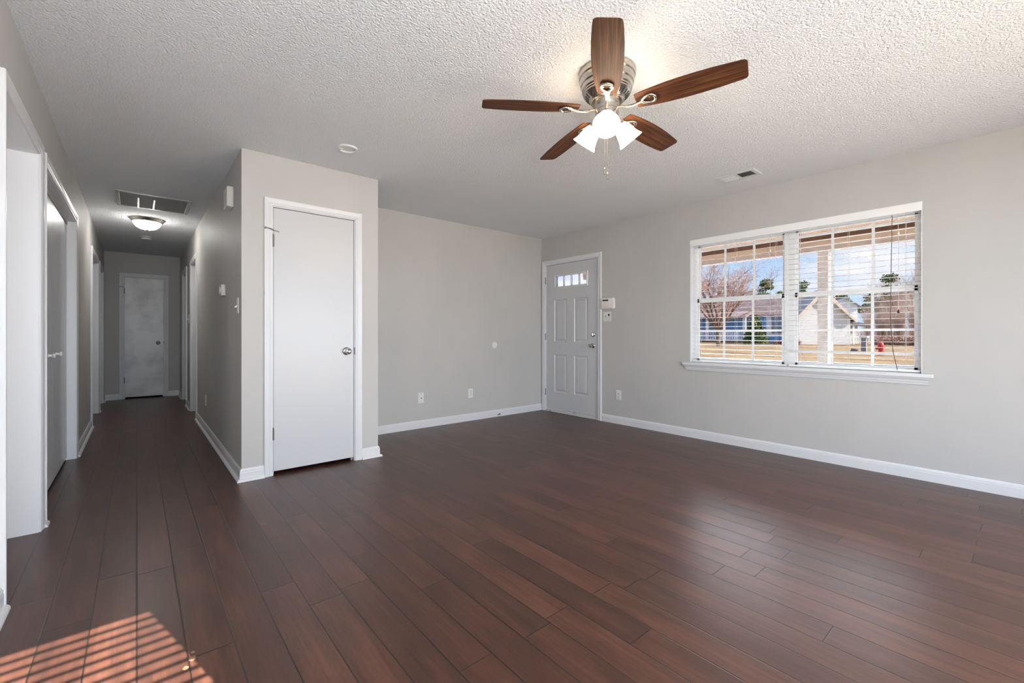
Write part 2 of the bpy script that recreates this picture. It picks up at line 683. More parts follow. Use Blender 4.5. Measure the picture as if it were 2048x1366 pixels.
def shell(name, x0, x1, y0, y1, label, z1=2.40, open_side=None):
    """closed dark-ish room behind a doorway: five thin walls"""
    t = 0.04
    mb = MB()
    if open_side != 'x0':
        mb.box(x0 - t, x0, y0 - t, y1 + t, 0, z1)
    if open_side != 'x1':
        mb.box(x1, x1 + t, y0 - t, y1 + t, 0, z1)
    if open_side != 'y0':
        mb.box(x0, x1, y0 - t, y0, 0, z1)
    if open_side != 'y1':
        mb.box(x0, x1, y1, y1 + t, 0, z1)
    mb.box(x0 - t, x1 + t, y0 - t, y1 + t, z1, z1 + t)
    o = mb.build(name, M['wall'])
    return tag(o, label, 'wall', kind='structure')


shell('wall_kitchen', XL - 2.3, XL - T, 2.2, 3.58, 'walls of the room beyond the white cased opening', open_side='x1')
shell('wall_bifold_closet', XL - 0.8, XL - T, 3.66, 5.40, 'walls of the shallow closet behind the folding doors', open_side='x1')
shell('wall_bedroom_one', XL - 1.6, XL - T, 6.9, 8.36, 'walls of the room behind the nearer left hall door', open_side='x1')
shell('wall_bedroom_two', XL - 1.6, XL - T, 8.44, 9.6, 'walls of the room behind the farther left hall door', open_side='x1')
shell('wall_bath_one', XC + T, XC + 1.4, 6.7, 7.8, 'walls of the room behind the nearer right hall door', open_side='x0')
shell('wall_bath_two', XC + T, XC + 1.4, 8.2, 9.3, 'walls of the room behind the farther right hall door', open_side='x0')
shell('wall_linen', -0.35, 0.52, YE + T, YE + 0.9, 'walls of the cupboard behind the end door', open_side='y0')

# ------------------------------------------------------------------ trim: casings, baseboards
CAS = [(0.0, 0.0), (0.0, 0.009), (0.005, 0.012), (0.012, 0.012), (0.017, 0.0105), (0.024, 0.014), (0.038, 0.016),
       (0.046, 0.018), (0.055, 0.018), (0.058, 0.015), (0.058, 0.0)]
BB = [(0.0, 0.0), (0.013, 0.0), (0.013, 0.062), (0.011, 0.068), (0.0115, 0.074), (0.008, 0.083), (0.004, 0.090), (0.0, 0.090)]
SHOE = [(0.013, 0.0), (0.031, 0.0), (0.030, 0.008), (0.026, 0.014), (0.020, 0.018), (0.013, 0.019)]


def casing(name, W, op, label, reveal=-0.012, depth=T):
    mb = MB().casing(W, op[0] - reveal, op[1] + reveal, op[3] + reveal, CAS)
    # jamb lining the opening
    t = 0.018
    mb.wbox(W, op[0] - 0.001, op[0] + t, 0, op[3], 0.001, -depth)
    mb.wbox(W, op[1] - t, op[1] + 0.001, 0, op[3], 0.001, -depth)
    mb.wbox(W, op[0], op[1], op[3] - t, op[3] + 0.001, 0.001, -depth)
    o = mb.build(name, M['white'])
    return tag(o, label, 'door trim', kind='structure')


casing('trim_1', W_closet, CD, 'white moulded casing round the flat closet door facing the room')
casing('trim_2', W_right, FD, 'white casing round the panelled front door', depth=0.15)
casing('trim_3', W_end, ED, 'white casing round the door at the hall end')
casing('trim_4', W_left, OP, 'white casing and jamb of the wide opening at the left edge')
casing('trim_5', W_left, BF, 'white moulded casing round the folding closet doors')
casing('trim_6', W_left, L1, 'white casing of the nearer left hall doorway')
casing('trim_7', W_left, L2, 'white casing of the farther left hall doorway')
casing('trim_8', W_hall, R1, 'white casing of the nearer right hall doorway')
casing('trim_9', W_hall, R2, 'white casing of the farther right hall doorway')


def base(name, W, runs, label, shoe=True):
    mb = MB()
    for s0, s1, e0, e1 in runs:
        mb.extrude_w(W, s0, s1, BB, e0, e1)
        if shoe:
            mb.extrude_w(W, s0, s1, SHOE, e0, e1)
    o = mb.build(name, M['white'])
    return tag(o, label, 'baseboard', kind='structure')


CW = 0.046
base('baseboard_back', W_back, [(XD + 0.013, XR - 0.013, 0, 0)], 'white baseboard under the outlets of the back wall', False)
base('baseboard_right', W_right, [(YF, FD[0] - CW, 0, 0)], 'white baseboard running under the window', False)
base('baseboard_closet', W_closet, [(XC, CD[0] - CW, 1, 0), (CD[1] + CW, XD, 0, 1)], 'white baseboard pieces either side of the closet door')
base('baseboard_closet_side', W_cside, [(YC, YB - 0.014, 1, 0)], 'white baseboard on the hidden return of the closet')
base('baseboard_hall', W_hall, [(YC, R1[0] - CW, 1, 0), (R1[1] + CW, R2[0] - CW, 0, 0), (R2[1] + CW, YE, 0, 0)], 'white baseboard with shoe along the right of the hall')
base('baseboard_hall_end', W_end, [(XL + 0.014, ED[0] - CW, 0, 0), (ED[1] + CW, XC - 0.014, 0, 0)], 'white baseboard either side of the hall end door')
base('baseboard_left', W_left, [(YF, OP[0] - CW, 0, 0), (OP[1] + CW, BF[0] - CW, 0, 0), (BF[1] + CW, L1[0] - CW, 0, 0), (L1[1] + CW, L2[0] - CW, 0, 0), (L2[1] + CW, YE, 0, 0)], 'white baseboard pieces between the left doorways')


# ------------------------------------------------------------------ doors
def knob(W, s, z, parent, d0, m=None, r=0.026, name='door_knob'):
    k = MB().lathe_w(W, s, z, [(0.033, d0), (0.033, d0 + 0.004), (0.028, d0 + 0.009), (0.014, d0 + 0.012), (0.012, d0 + 0.026),
                               (0.018, d0 + 0.034), (r, d0 + 0.042), (r * 1.04, d0 + 0.052), (r * 0.86, d0 + 0.062), (r * 0.5, d0 + 0.066), (0.008, d0 + 0.064)], 28)
    return k.build(name, m or M['chrome'], parent, smooth=True)


def hinge(W, s, z, parent, d0, m=None, h=0.09):
    mb = MB()
    for i in range(5):
        mb.lathe([(0.0062, 0), (0.0062, h / 5 - 0.0012)], 12, Matrix.Translation(W(s, z - h / 2 + i * h / 5, d0 + 0.005)), True)
    mb.lathe([(0.003, -0.003), (0.004, h + 0.004)], 8, Matrix.Translation(W(s, z - h / 2, d0 + 0.005)), True)
    return mb.build('hinge', m or M['dull_metal'], parent, smooth=True)


# closet door
g = thing('door_1', W_closet(CD[0], 0, 0), 'flat white closet door with chrome knob facing the living room', 'door', kind='structure')
DS = -0.006
MB().wbox(W_closet, CD[0] + 0.0215, CD[1] - 0.0205, 0.028, CD[3] - 0.022, DS, DS - 0.035).build('door_slab', M['door_white'], g, bevel=0.002)
knob(W_closet, 1.352, 0.935, g, DS)
for z in (1.79, 0.315):
    hinge(W_closet, CD[0] + 0.017, z, g, 0.0)
mb = MB().tube([W_closet(CD[0] + 0.017, 1.868, 0.008), W_closet(CD[0] + 0.003, 1.874, 0.016), W_closet(CD[0] - 0.02, 1.876, 0.024), W_closet(CD[0] - 0.038, 1.877, 0.026)], 0.0038, 8)
mb.disc_w(W_closet, CD[0] - 0.040, 1.877, 0.019, 0.033, 0.007, 12)
mb.tube([W_closet(CD[0] + 0.017, 1.868, 0.008), W_closet(CD[0] + 0.045, 1.862, 0.016), W_closet(CD[0] + 0.056, 1.860, 0.014)], 0.0022, 6)
mb.build('hinge_pin_stop', M['dull_metal'], g, smooth=True)
MB().wbox(W_closet, CD[1] - 0.0185, CD[1] - 0.008, 0.905, 0.965, 0.0055, -0.004).build('strike_plate', M['dull_metal'], g)
mb = MB()
mb.wbox(W_closet, CD[0] + 0.018, CD[0] + 0.03, 0, CD[3] - 0.018, DS - 0.038, DS - 0.05)
mb.wbox(W_closet, CD[1] - 0.03, CD[1] - 0.018, 0, CD[3] - 0.018, DS - 0.038, DS - 0.05)
mb.wbox(W_closet, CD[0] + 0.018, CD[1] - 0.018, CD[3] - 0.03, CD[3] - 0.018, DS - 0.038, DS - 0.05)
mb.build('door_stop_strip', M['white'], g)


def panel_door(W, op, d0, thick, cutouts, panels, parent):
    """slab with holes filled by raised panels"""
    s0, s1, z0, z1 = op
    ss = sorted({s0, s1} | {c[0] for c in cutouts} | {c[1] for c in cutouts})
    zs = sorted({z0, z1} | {c[2] for c in cutouts} | {c[3] for c in cutouts})
    mb = MB()
    for i in range(len(ss) - 1):
        for j in range(len(zs) - 1):
            cs, cz = (ss[i] + ss[i + 1]) / 2, (zs[j] + zs[j + 1]) / 2
            if any(c[0] < cs < c[1] and c[2] < cz < c[3] for c in cutouts):
                continue
            mb.wbox(W, ss[i], ss[i + 1], zs[j], zs[j + 1], d0, d0 - thick)
    for c in panels:
        def rect(i, d):
            return [W(c[0] + i, c[2] + i, d), W(c[1] - i, c[2] + i, d), W(c[1] - i, c[3] - i, d), W(c[0] + i, c[3] - i, d)]
        mb.rings([rect(0, d0), rect(0.008, d0 - 0.009), rect(0.024, d0 - 0.010), rect(0.042, d0 - 0.002), rect(0.044, d0 - 0.002)], True, False)
        k = len(mb.v)
        mb.v += rect(0.044, d0 - 0.002)
        mb.f.append((k, k + 1, k + 2, k + 3))
        mb.wbox(W, c[0], c[1], c[2], c[3], d0 - 0.014, d0 - thick)
    return mb.build('door_slab', M['door_white'], parent)


# front door
g = thing('door_2', W_right(FD[0], 0, 0), 'white front door with four panels and a small four-pane light', 'door', kind='structure')
FS = -0.012
slab = (FD[0] + 0.022, FD[1] - 0.022, 0.045, FD[3] - 0.021)
pan = [(3.712, 3.948, 0.972, 1.560), (4.078, 4.312, 0.972, 1.560), (3.712, 3.948, 0.275, 0.796), (4.078, 4.312, 0.275, 0.796)]
lite = (3.735, 4.285, 1.735, 1.878)
panel_door(W_right, slab, FS, 0.044, pan + [lite], pan, g)
mb = MB()
LP = [(0.0, FS - 0.01), (0.0, FS + 0.004), (0.006, FS + 0.011), (0.014, FS + 0.012), (0.022, FS + 0.006), (0.026, FS)]
rings = []
for (s, z, us, uz) in ((lite[0], lite[2], -1, -1), (lite[0], lite[3], -1, 1), (lite[1], lite[3], 1, 1), (lite[1], lite[2], 1, -1), (lite[0], lite[2], -1, -1)):
    rings.append([W_right(s + us * t, z + uz * t, d) for t, d in LP])
mb.rings(rings, True, False)
fr = mb.build('light_frame', M['white'], g)
mb = MB()
for i in (1, 2, 3):
    s = lite[0] + (lite[1] - lite[0]) * i / 4
    mb.wbox(W_right, s - 0.007, s + 0.007, lite[2], lite[3], FS - 0.008, FS - 0.03)
mb.build('glazing_bar', M['white'], fr)
MB().wbox(W_right, lite[0], lite[1], lite[2], lite[3], FS - 0.018, FS - 0.022).build('pane', M['tinted_glass'], fr)
knob(W_right, 3.632, 0.933, g, FS, r=0.025)
mb = MB().lathe_w(W_right, 3.626, 1.075, [(0.030, FS), (0.030, FS + 0.008), (0.024, FS + 0.013), (0.010, FS + 0.014)], 26)
mb.wbox(W_right, 3.620, 3.632, 1.058, 1.092, FS + 0.012, FS + 0.024)
mb.build('deadbolt', M['chrome'], g, smooth=True)
for z in (1.835, 1.047, 0.266):
    hinge(W_right, FD[1] - 0.018, z, g, 0.0, M['dull_metal'])
mb = MB()
mb.wbox(W_right, FD[0] + 0.018, FD[0] + 0.034, 0, FD[3] - 0.018, FS - 0.046, FS - 0.07)
mb.wbox(W_right, FD[1] - 0.034, FD[1] - 0.018, 0, FD[3] - 0.018, FS - 0.046, FS - 0.07)
mb.wbox(W_right, FD[0] + 0.018, FD[1] - 0.018, FD[3] - 0.034, FD[3] - 0.018, FS - 0.046, FS - 0.07)
mb.wbox(W_right, FD[0] + 0.018, FD[1] - 0.018, 0.0, 0.05, FS - 0.048, FS - 0.075)
mb.build('weather_strip', M['white'], g)
mb = MB()
mb.wbox(W_right, FD[0] + 0.018, FD[1] - 0.018, 0, 0.022, 0.012, -0.14)
mb.wbox(W_right, FD[0] + 0.018, FD[1] - 0.018, 0.022, 0.034, -0.02, -0.14)
mb.build('threshold', add_mottle(mat('threshold_paint', s2l((205, 203, 200)), 0.5), s2l((150, 118, 96)), s2l((214, 213, 212)), 5.0, 2, (1, 1, 1), 0.33, 0.42), g, bevel=0.003)

# end-of-hall door
g = thing('door_3', W_end(ED[0], 0, 0), 'narrow blotchy white door at the far end of the hall', 'door', kind='structure')
MB().wbox(W_end, ED[0] + 0.0215, ED[1] - 0.0205, 0.026, ED[3] - 0.022, DS, DS - 0.035).build('door_slab', M['old_door'], g, bevel=0.002)
knob(W_end, 0.283, 0.933, g, DS)
for z in (1.80, 0.311):
    hinge(W_end, ED[0] + 0.017, z, g, 0.0)
mb = MB().tube([W_end(ED[0] + 0.017, 1.862, 0.008), W_end(ED[0] - 0.02, 1.868, 0.022), W_end(ED[0] - 0.045, 1.868, 0.024)], 0.0038, 8)
mb.build('hinge_pin_stop', M['dull_metal'], g, smooth=True)
MB().wbox(W_end, ED[1] - 0.0185, ED[1] - 0.006, 0.905, 0.960, 0.0055, -0.004).build('strike_plate', M['dull_metal'], g)
mb = MB()
for a, c in ((ED[0] + 0.018, ED[0] + 0.03), (ED[1] - 0.03, ED[1] - 0.018)):
    mb.wbox(W_end, a, c, 0, ED[3] - 0.018, DS - 0.038, DS - 0.05)
mb.wbox(W_end, ED[0] + 0.018, ED[1] - 0.018, ED[3] - 0.03, ED[3] - 0.018, DS - 0.038, DS - 0.05)
mb.build('door_stop_strip', M['white'], g)

# bifold closet doors, left wall: two pairs of flat leaves under a track
g = thing('door_4', W_left((BF[0] + BF[1]) / 2, 0, 0), 'pair of white folding closet doors with small round knobs', 'door', kind='structure')
bw = (BF[1] - BF[0] - 0.036 - 0.012) / 4
for i in range(4):
    a = BF[0] + 0.020 + i * (bw + 0.003)
    lf = MB().wbox(W_left, a, a + bw, 0.022, BF[3] - 0.05, -0.050, -0.080).build('leaf', M['door_white'], g, bevel=0.002)
    if i in (1, 2):
        sk = a + bw - 0.20 if i == 1 else a + 0.16
        MB().lathe_w(W_left, sk, 0.93, [(0.012, -0.050), (0.009, -0.044), (0.008, -0.034), (0.012, -0.030), (0.0165, -0.024), (0.015, -0.016), (0.006, -0.013)], 20).build('knob', M['white'], lf, smooth=True)
MB().wbox(W_left, BF[0] + 0.018, BF[1] - 0.018, BF[3] - 0.045, BF[3] - 0.018, -0.045, -0.085).build('track', M['grey_metal'], g)

for i, (nm, W, op, lab) in enumerate((('door_5', W_left, L1, 'white door set back in the nearer left hall doorway'),
                                      ('door_6', W_left, L2, 'white door set back in the farther left hall doorway'),
                                      ('door_7', W_hall, R1, 'white door set back in the nearer right hall doorway'),
                                      ('door_8', W_hall, R2, 'white door set back in the farther right hall doorway'))):
    g = thing(nm, W(op[0], 0, 0), lab, 'door', kind='structure')
    MB().wbox(W, op[0] + 0.020, op[1] - 0.020, 0.022, op[3] - 0.021, -0.078, -0.113).build('door_slab', M['door_white'], g, bevel=0.002)
    knob(W, op[0] + 0.09, 0.93, g, -0.078, M['chrome'])

# ------------------------------------------------------------------ window in the right wall
g = thing('window_1', W_right((WIN[0] + WIN[1]) / 2, WIN[2], 0), 'wide double window with white sashes beside the front door', 'window', kind='structure')
s0, s1, z0, z1 = WIN
FD0, FD1 = -0.085, -0.145
mb = MB()   # drywall return lining
mb.wbox(W_right, s0 - 0.0, s0 + 0.006, z0, z1, 0.0, FD1)
mb.wbox(W_right, s1 - 0.006, s1, z0, z1, 0.0, FD1)
mb.wbox(W_right, s0, s1, z1 - 0.006, z1, 0.0, FD1)
mb.build('return_lining', M['white'], g)
mb = MB()
mb.wbox(W_right, s0 + 0.006, s0 + 0.034, z0, z1 - 0.006, FD0, FD1)
mb.wbox(W_right, s1 - 0.034, s1 - 0.006, z0, z1 - 0.006, FD0, FD1)
mb.wbox(W_right, s0, s1, z1 - 0.034, z1 - 0.006, FD0, FD1)
mb.wbox(W_right, s0, s1, z0, z0 + 0.012, FD0, FD1)
sm = (s0 + s1) / 2
mb.wbox(W_right, sm - 0.042, sm + 0.042, z0 + 0.012, z1 - 0.034, FD0, FD1)
mb.build('window_frame', M['vinyl'], g, bevel=0.002)
ZM = 1.430
for a, c in ((s0 + 0.034, sm - 0.042), (sm + 0.042, s1 - 0.034)):
    for (zz0, zz1, dd, up) in ((z0 + 0.012, ZM + 0.020, FD0 - 0.004, False), (ZM - 0.022, z1 - 0.034, FD0 - 0.032, True)):
        w = 0.022
        mb = MB()
        mb.wbox(W_right, a, a + w, zz0, zz1, dd, dd - 0.024)
        mb.wbox(W_right, c - w, c, zz0, zz1, dd, dd - 0.024)
        mb.wbox(W_right, a, c, zz0, zz0 + (0.026 if not up else 0.044), dd, dd - 0.024)
        mb.wbox(W_right, a, c, zz1 - 0.042, zz1, dd, dd - 0.024)
        sa = mb.build('sash', M['vinyl'], g, bevel=0.0015)
        mb = MB()
        for t in (1 / 3, 2 / 3):
            s = a + (c - a) * t
            mb.wbox(W_right, s - 0.010, s + 0.010, zz0 + 0.02, zz1 - 0.02, dd - 0.008, dd - 0.018)
        zc = 1.112 if not up else 1.952
        mb.wbox(W_right, a + 0.01, c - 0.01, zc - 0.010, zc + 0.010, dd - 0.0085, dd - 0.0175)
        mb.build('muntin', M['vinyl'], sa)
        MB().wbox(W_right, a + 0.01, c - 0.01, zz0 + 0.01, zz1 - 0.01, dd - 0.0115, dd - 0.0145).build('pane', M['tinted_glass'], sa)

# sill and apron
g = thing('trim_10', W_right(1.43, 0.705, 0), 'white window sill with moulded apron under the wide window', 'window sill', kind='structure')
MB().wbox(W_right, 0.468, 2.395, 0.757, 0.786, 0.045, 0.0).build('sill', M['white'], g, bevel=0.005)
mb = MB().wbox(W_right, s0 + 0.001, s1 - 0.001, 0.757, 0.786, 0.0, -0.086)
mb.build('sill_return', M['white'], g)
AP = [(0.0, 0.705), (0.010, 0.705), (0.012, 0.716), (0.017, 0.724), (0.020, 0.736), (0.030, 0.746), (0.034, 0.757), (0.0, 0.757)]
mb = MB()
mb.rings([[W_right(0.505 + (0.0 if d == 0 else -d * 0.6), z, d) for d, z in AP], [W_right(2.362 + d * 0.6, z, d) for d, z in AP]])
mb.build('apron', M['white'], g)


# ------------------------------------------------------------------ blinds
def blind(label, a, c, tilt, odd):
    g = thing('window_blind', W_right((a + c) / 2, 2.05, -0.04), label, 'blind', 'white slatted blinds in the wide window')
    MB().wbox(W_right, a, c, 1.994, 2.052, -0.003, -0.068).build('headrail', M['slat'], g, bevel=0.002)
    mb = MB()
    zt = 1.972
    dz = 0.0455
    k = 0
    zs = []
    while zt - k * dz > 0.826:
        z = zt - k * dz
        zs.append(z)
        th = R(tilt)
        if k in odd:
            th = R(odd[k])
        hw = 0.0195
        ring = lambda s: [W_right(s, z + math.sin(th) * hw * e + f, -0.040 + math.cos(th) * hw * e)
                          for e, f in ((-1, 0.0), (-0.5, 0.0011), (0, 0.0015), (0.5, 0.0011), (1, 0.0), (0.5, -0.0006), (0, -0.0003), (-0.5, -0.0006))]
        mb.rings([ring(a + 0.006), ring(c - 0.006)])
        k += 1
    mb.build('slats', M['slat'], g)
    zb = 0.800
    MB().wbox(W_right, a + 0.006, c - 0.006, zb - 0.009, zb + 0.007, -0.020, -0.060).build('bottom_rail', M['slat'], g, bevel=0.002)
    mb = MB()
    for t in (0.10, 0.5, 0.90):
        s = a + (c - a) * t
        for dd in (-0.019, -0.061):
            mb.tube([W_right(s, 1.995, dd), W_right(s, zb, dd)], 0.0009, 4)
    mb.build('ladder_cord', M['cord'], g)
    return g, zb


bl1, zb1 = blind('white slatted blind over the window half nearer the front door', sm + 0.006, s1 - 0.008, -5.0, {})
bl2, zb2 = blind('white slatted blind over the window half farther from the front door', s0 + 0.008, sm - 0.006, 4.0, {23: 38.0})
for g, a, c, zb in ((bl1, sm + 0.006, s1 - 0.008, zb1), (bl2, s0 + 0.008, sm - 0.006, zb2)):
    # lift cord with a knot tassel, tilt wand
    s = a + 0.13
    mb = MB().tube([W_right(s, 1.994, -0.012), W_right(s - 0.004, 1.5, -0.011), W_right(s - 0.002, 1.26, -0.011)], 0.0013, 5)
    co = mb.build('lift_cord', M['cord'], g)
    if g is bl2:
        MB().lathe([(0.0015, 0.026), (0.006, 0.018), (0.008, 0.004), (0.007, 0.0)], 10, Matrix.Translation(W_right(s - 0.002, 1.238, -0.011)), True).build('tassel', M['dark'], co, smooth=True)
        MB().tube([W_right(s + 0.035, 1.99, -0.012), W_right(s + 0.045, 1.2, -0.010), W_right(s + 0.03, 0.95, -0.009), W_right(s + 0.004, zb + 0.002, -0.010)], 0.0022, 6).build('tilt_wand', M['dark_cord'], g, smooth=True)
    MB().lathe([(0.001, 0.03), (0.006, 0.02), (0.007, 0.006), (0.004, 0.0)], 10, Matrix.Translation(W_right(s - 0.003, 1.83, -0.011)), True).build('cord_equalizer', M['white_plastic'], co, smooth=True)
# cover strip over both headrails
o = MB().wbox(W_right, s0 + 0.002, s1 - 0.002, 1.994, 2.058, 0.006, -0.002).build('blind_valance', M['slat'], None, origin=W_right(sm, 1.994, 0), bevel=0.002)
tag(o, 'long plain white valance board across the top of both blinds', 'valance')


# ------------------------------------------------------------------ wall plates and devices
def plate(W, s, z, w, h, parent, d=0.006, m=None, name='cover_plate', bevel=0.0025):
    return MB().wbox(W, s - w / 2, s + w / 2, z - h / 2, z + h / 2, d, 0.0).build(name, m or M['white_plastic'], parent, bevel=bevel)


def outlet(W, s, z, label):
    g = thing('power_outlet', W(s, z, 0), label, 'outlet', 'power outlets low on the walls')
    plate(W, s, z, 0.072, 0.116, g)
    for k in (-1, 1):
        zc = z + k * 0.0195
        f = MB().lathe_w(W, s, zc, [(0.0165, 0.006), (0.0165, 0.0078), (0.0155, 0.0082)], 24).build('socket', M['white_plastic'], g)
        mb = MB()
        mb.wbox(W, s - 0.0075, s - 0.0050, zc - 0.001, zc + 0.0075, 0.0086, 0.007)
        mb.wbox(W, s + 0.0050, s + 0.0075, zc - 0.001, zc + 0.0075, 0.0086, 0.007)
        mb.wbox(W, s - 0.003, s + 0.003, zc - 0.010, zc - 0.005, 0.0086, 0.007)
        mb.build('slot', M['slot'], f)
    MB().disc_w(W, s, z, 0.006, 0.0072, 0.003, 10).build('screw', M['slot'], g)
    return g


outlet(W_back, 3.185, 0.341, 'white duplex outlet on the back wall nearer the front door')
outlet(W_right, 3.224, 0.347, 'white duplex outlet below the alarm keypad beside the front door')
outlet(W_hall, 5.93, 0.347, 'duplex outlet low on the right hall wall')

g = thing('cable_outlet', W_back(2.492, 0.348, 0), 'white wall plate with one dark cable jack near the closet', 'wall plate')
plate(W_back, 2.492, 0.348, 0.074, 0.122, g)
mb = MB().lathe_w(W_back, 2.494, 0.343, [(0.0055, 0.006), (0.0055, 0.013), (0.003, 0.014)], 12)
mb.build('jack', M['dark'], g, smooth=True)
for k in (-1, 1):
    MB().disc_w(W_back, 2.492, 0.348 + k * 0.045, 0.006, 0.0072, 0.0032, 10).build('screw', M['slot'], g)

o = MB().lathe_w(W_back, 3.568, 0.938, [(0.043, 0.0), (0.043, 0.003), (0.038, 0.006), (0.010, 0.007)], 36).build('round_cover_plate', M['white_plastic'], None, origin=W_back(3.568, 0.938, 0), smooth=True)
tag(o, 'plain round white cover disc at waist height on the back wall', 'cover plate')

# springy stub on the baseboard
g = thing('door_stop', W_back(3.60, 0.03, 0.013), 'thin dark rod door stop sticking out of the back baseboard', 'door stop')
MB().tube([W_back(3.612, 0.022, 0.012), W_back(3.596, 0.034, 0.050), W_back(3.582, 0.046, 0.088)], 0.0048, 8).build('rod', M['dark_cord'], g, smooth=True)
MB().tube([W_back(3.582, 0.046, 0.088), W_back(3.578, 0.050, 0.100)], 0.0075, 10).build('tip', M['dark'], g, smooth=True)

# alarm keypad
g = thing('alarm_keypad', W_right(3.384, 1.456, 0), 'rounded white alarm keypad with a dark display beside the front door', 'keypad')
kx, kz, kw, kh = 3.384, 1.456, 0.218, 0.140


def rrect(s, z, w, h, r, bulge, n=7):
    pts = []
    for (cs, cz, a0) in ((s + w / 2 - r, z + h / 2 - r, 0), (s - w / 2 + r, z + h / 2 - r, 90), (s - w / 2 + r, z - h / 2 + r, 180), (s + w / 2 - r, z - h / 2 + r, 270)):
        for i in range(n):
            a = R(a0 + 90 * i / (n - 1))
            pts.append((cs + r * math.cos(a), cz + r * math.sin(a)))
    out = []
    for p in pts:
        f = 1 - ((p[1] - z) / (h / 2)) ** 2
        out.append((p[0] + math.copysign(bulge * f, p[0] - s), p[1]))
    return out


def rr_loft(W, s, z, w, h, r, bulge, ds):
    rings = []
    for inset, d in ds:
        rings.append([W(p[0], p[1], d) for p in rrect(s, z, w - 2 * inset, h - 2 * inset, max(r - inset, 0.002), bulge)])
    return MB().rings(rings)


rr_loft(W_right, kx, kz, kw - 0.016, kh, 0.024, 0.008, [(0, 0.0), (0, 0.020), (0.003, 0.026), (0.010, 0.030)]).build('keypad_body', M['plastic'], g, smooth=True)
MB().wbox(W_right, kx - 0.025, kx + 0.060, kz + 0.030, kz + 0.047, 0.0315, 0.028).build('display', M['screen'], g, bevel=0.001)
rr_loft(W_right, kx, kz - 0.022, kw - 0.06, 0.078, 0.008, 0.0, [(0, 0.028), (0, 0.033), (0.003, 0.0345)]).build('flip_cover', M['plastic'], g, smooth=True)
MB().disc_w(W_right, kx + 0.072, kz + 0.024, 0.029, 0.0315, 0.004, 10).build('indicator', M['slot'], g)

# double plate below the keypad: toggle switch beside a small dark sensor
g = thing('wall_switch', W_right(3.395, 1.296, 0), 'white double plate with toggle and dark square sensor under the alarm keypad', 'light switch')
plate(W_right, 3.395, 1.296, 0.116, 0.116, g)
MB().wbox(W_right, 3.357, 3.378, 1.304, 1.327, 0.0085, 0.004).build('sensor_window', M['screen'], g)
MB().hexa([W_right(3.413, 1.284, 0.006), W_right(3.423, 1.284, 0.006), W_right(3.423, 1.302, 0.006), W_right(3.413, 1.302, 0.006),
           W_right(3.414, 1.279, 0.018), W_right(3.422, 1.279, 0.018), W_right(3.422, 1.286, 0.018), W_right(3.414, 1.286, 0.018)]).build('toggle', M['white_plastic'], g)
MB().wbox(W_right, 3.411, 3.425, 1.280, 1.308, 0.0068, 0.005).build('toggle_slot', M['slot'], g)

# hall switches
for (s, z, lab) in ((3.885, 1.292, 'toggle light switch on the hall wall just round the closet corner'),
                    (8.02, 1.305, 'toggle light switch between the two right hall doorways')):
    g = thing('wall_switch', W_hall(s, z, 0), lab, 'light switch', 'toggle switches in the hall')
    plate(W_hall, s, z, 0.072, 0.118, g, 0.007)
    MB().hexa([W_hall(s - 0.005, z - 0.012, 0.006), W_hall(s + 0.005, z - 0.012, 0.006), W_hall(s + 0.005, z + 0.006, 0.006), W_hall(s - 0.005, z + 0.006, 0.006),
               W_hall(s - 0.004, z - 0.016, 0.024), W_hall(s + 0.004, z - 0.016, 0.024), W_hall(s + 0.004, z - 0.008, 0.024), W_hall(s - 0.004, z - 0.008, 0.024)]).build('toggle', M['white_plastic'], g)

# thermostat
g = thing('thermostat', W_hall(4.545, 1.457, 0), 'small white thermostat on the hall wall near the closet corner', 'thermostat')
MB().wbox(W_hall, 4.495, 4.595, 1.411, 1.503, 0.006, 0.0).build('back_plate', M['plastic'], g, bevel=0.002)
MB().wbox(W_hall, 4.490, 4.600, 1.409, 1.505, 0.034, 0.006).build('thermostat_body', M['plastic'], g, bevel=0.004)
MB().lathe_w(W_hall, 4.545, 1.457, [(0.030, 0.034), (0.029, 0.041), (0.024, 0.043)], 24).build('dial', M['plastic'], g, smooth=True)

# door chime box
g = thing('door_chime', W_hall(4.19, 2.168, 0), 'ivory doorbell chime box high on the hall wall', 'door chime')
MB().wbox(W_hall, 4.108, 4.272, 2.090, 2.246, 0.006, 0.0).build('back_plate', M['plastic'], g)
MB().hexa([W_hall(4.105, 2.086, 0.006), W_hall(4.275, 2.086, 0.006), W_hall(4.275, 2.249, 0.006), W_hall(4.105, 2.249, 0.006),
           W_hall(4.107, 2.092, 0.043), W_hall(4.273, 2.092, 0.043), W_hall(4.273, 2.247, 0.043), W_hall(4.107, 2.247, 0.043)]).build('chime_cover', M['plastic'], g, bevel=0.003)

# ------------------------------------------------------------------ ceiling fittings
# smoke alarm mounting ring
g = thing('smoke_alarm_mount', (1.178, 3.246, H), 'empty round white mounting ring on the ceiling above the closet door', 'smoke alarm base')
A = Matrix.Translation((1.178, 3.246, H)) @ Matrix.Rotation(PI, 4, 'X')
MB().lathe([(0.072, 0.0), (0.072, 0.006), (0.069, 0.012), (0.060, 0.014), (0.056, 0.010), (0.056, 0.003), (0.03, 0.003), (0.0, 0.003)], 40, A).build('mount_ring', M['white_plastic'], g, smooth=True)
for k in (-1, 1):
    tb = MB().box(1.178 + k * 0.040 - 0.011, 1.178 + k * 0.040 + 0.011, 3.246 - k * 0.028 - 0.008, 3.246 - k * 0.028 + 0.008, H - 0.010, H - 0.003).build('screw_tab', M['white_plastic'], g, bevel=0.001)
    MB().lathe([(0.0045, 0.009), (0.004, 0.012)], 10, Matrix.Translation((1.178 + k * 0.042, 3.246 - k * 0.029, H)) @ Matrix.Rotation(PI, 4, 'X'), True).build('screw', M['dark'], tb)

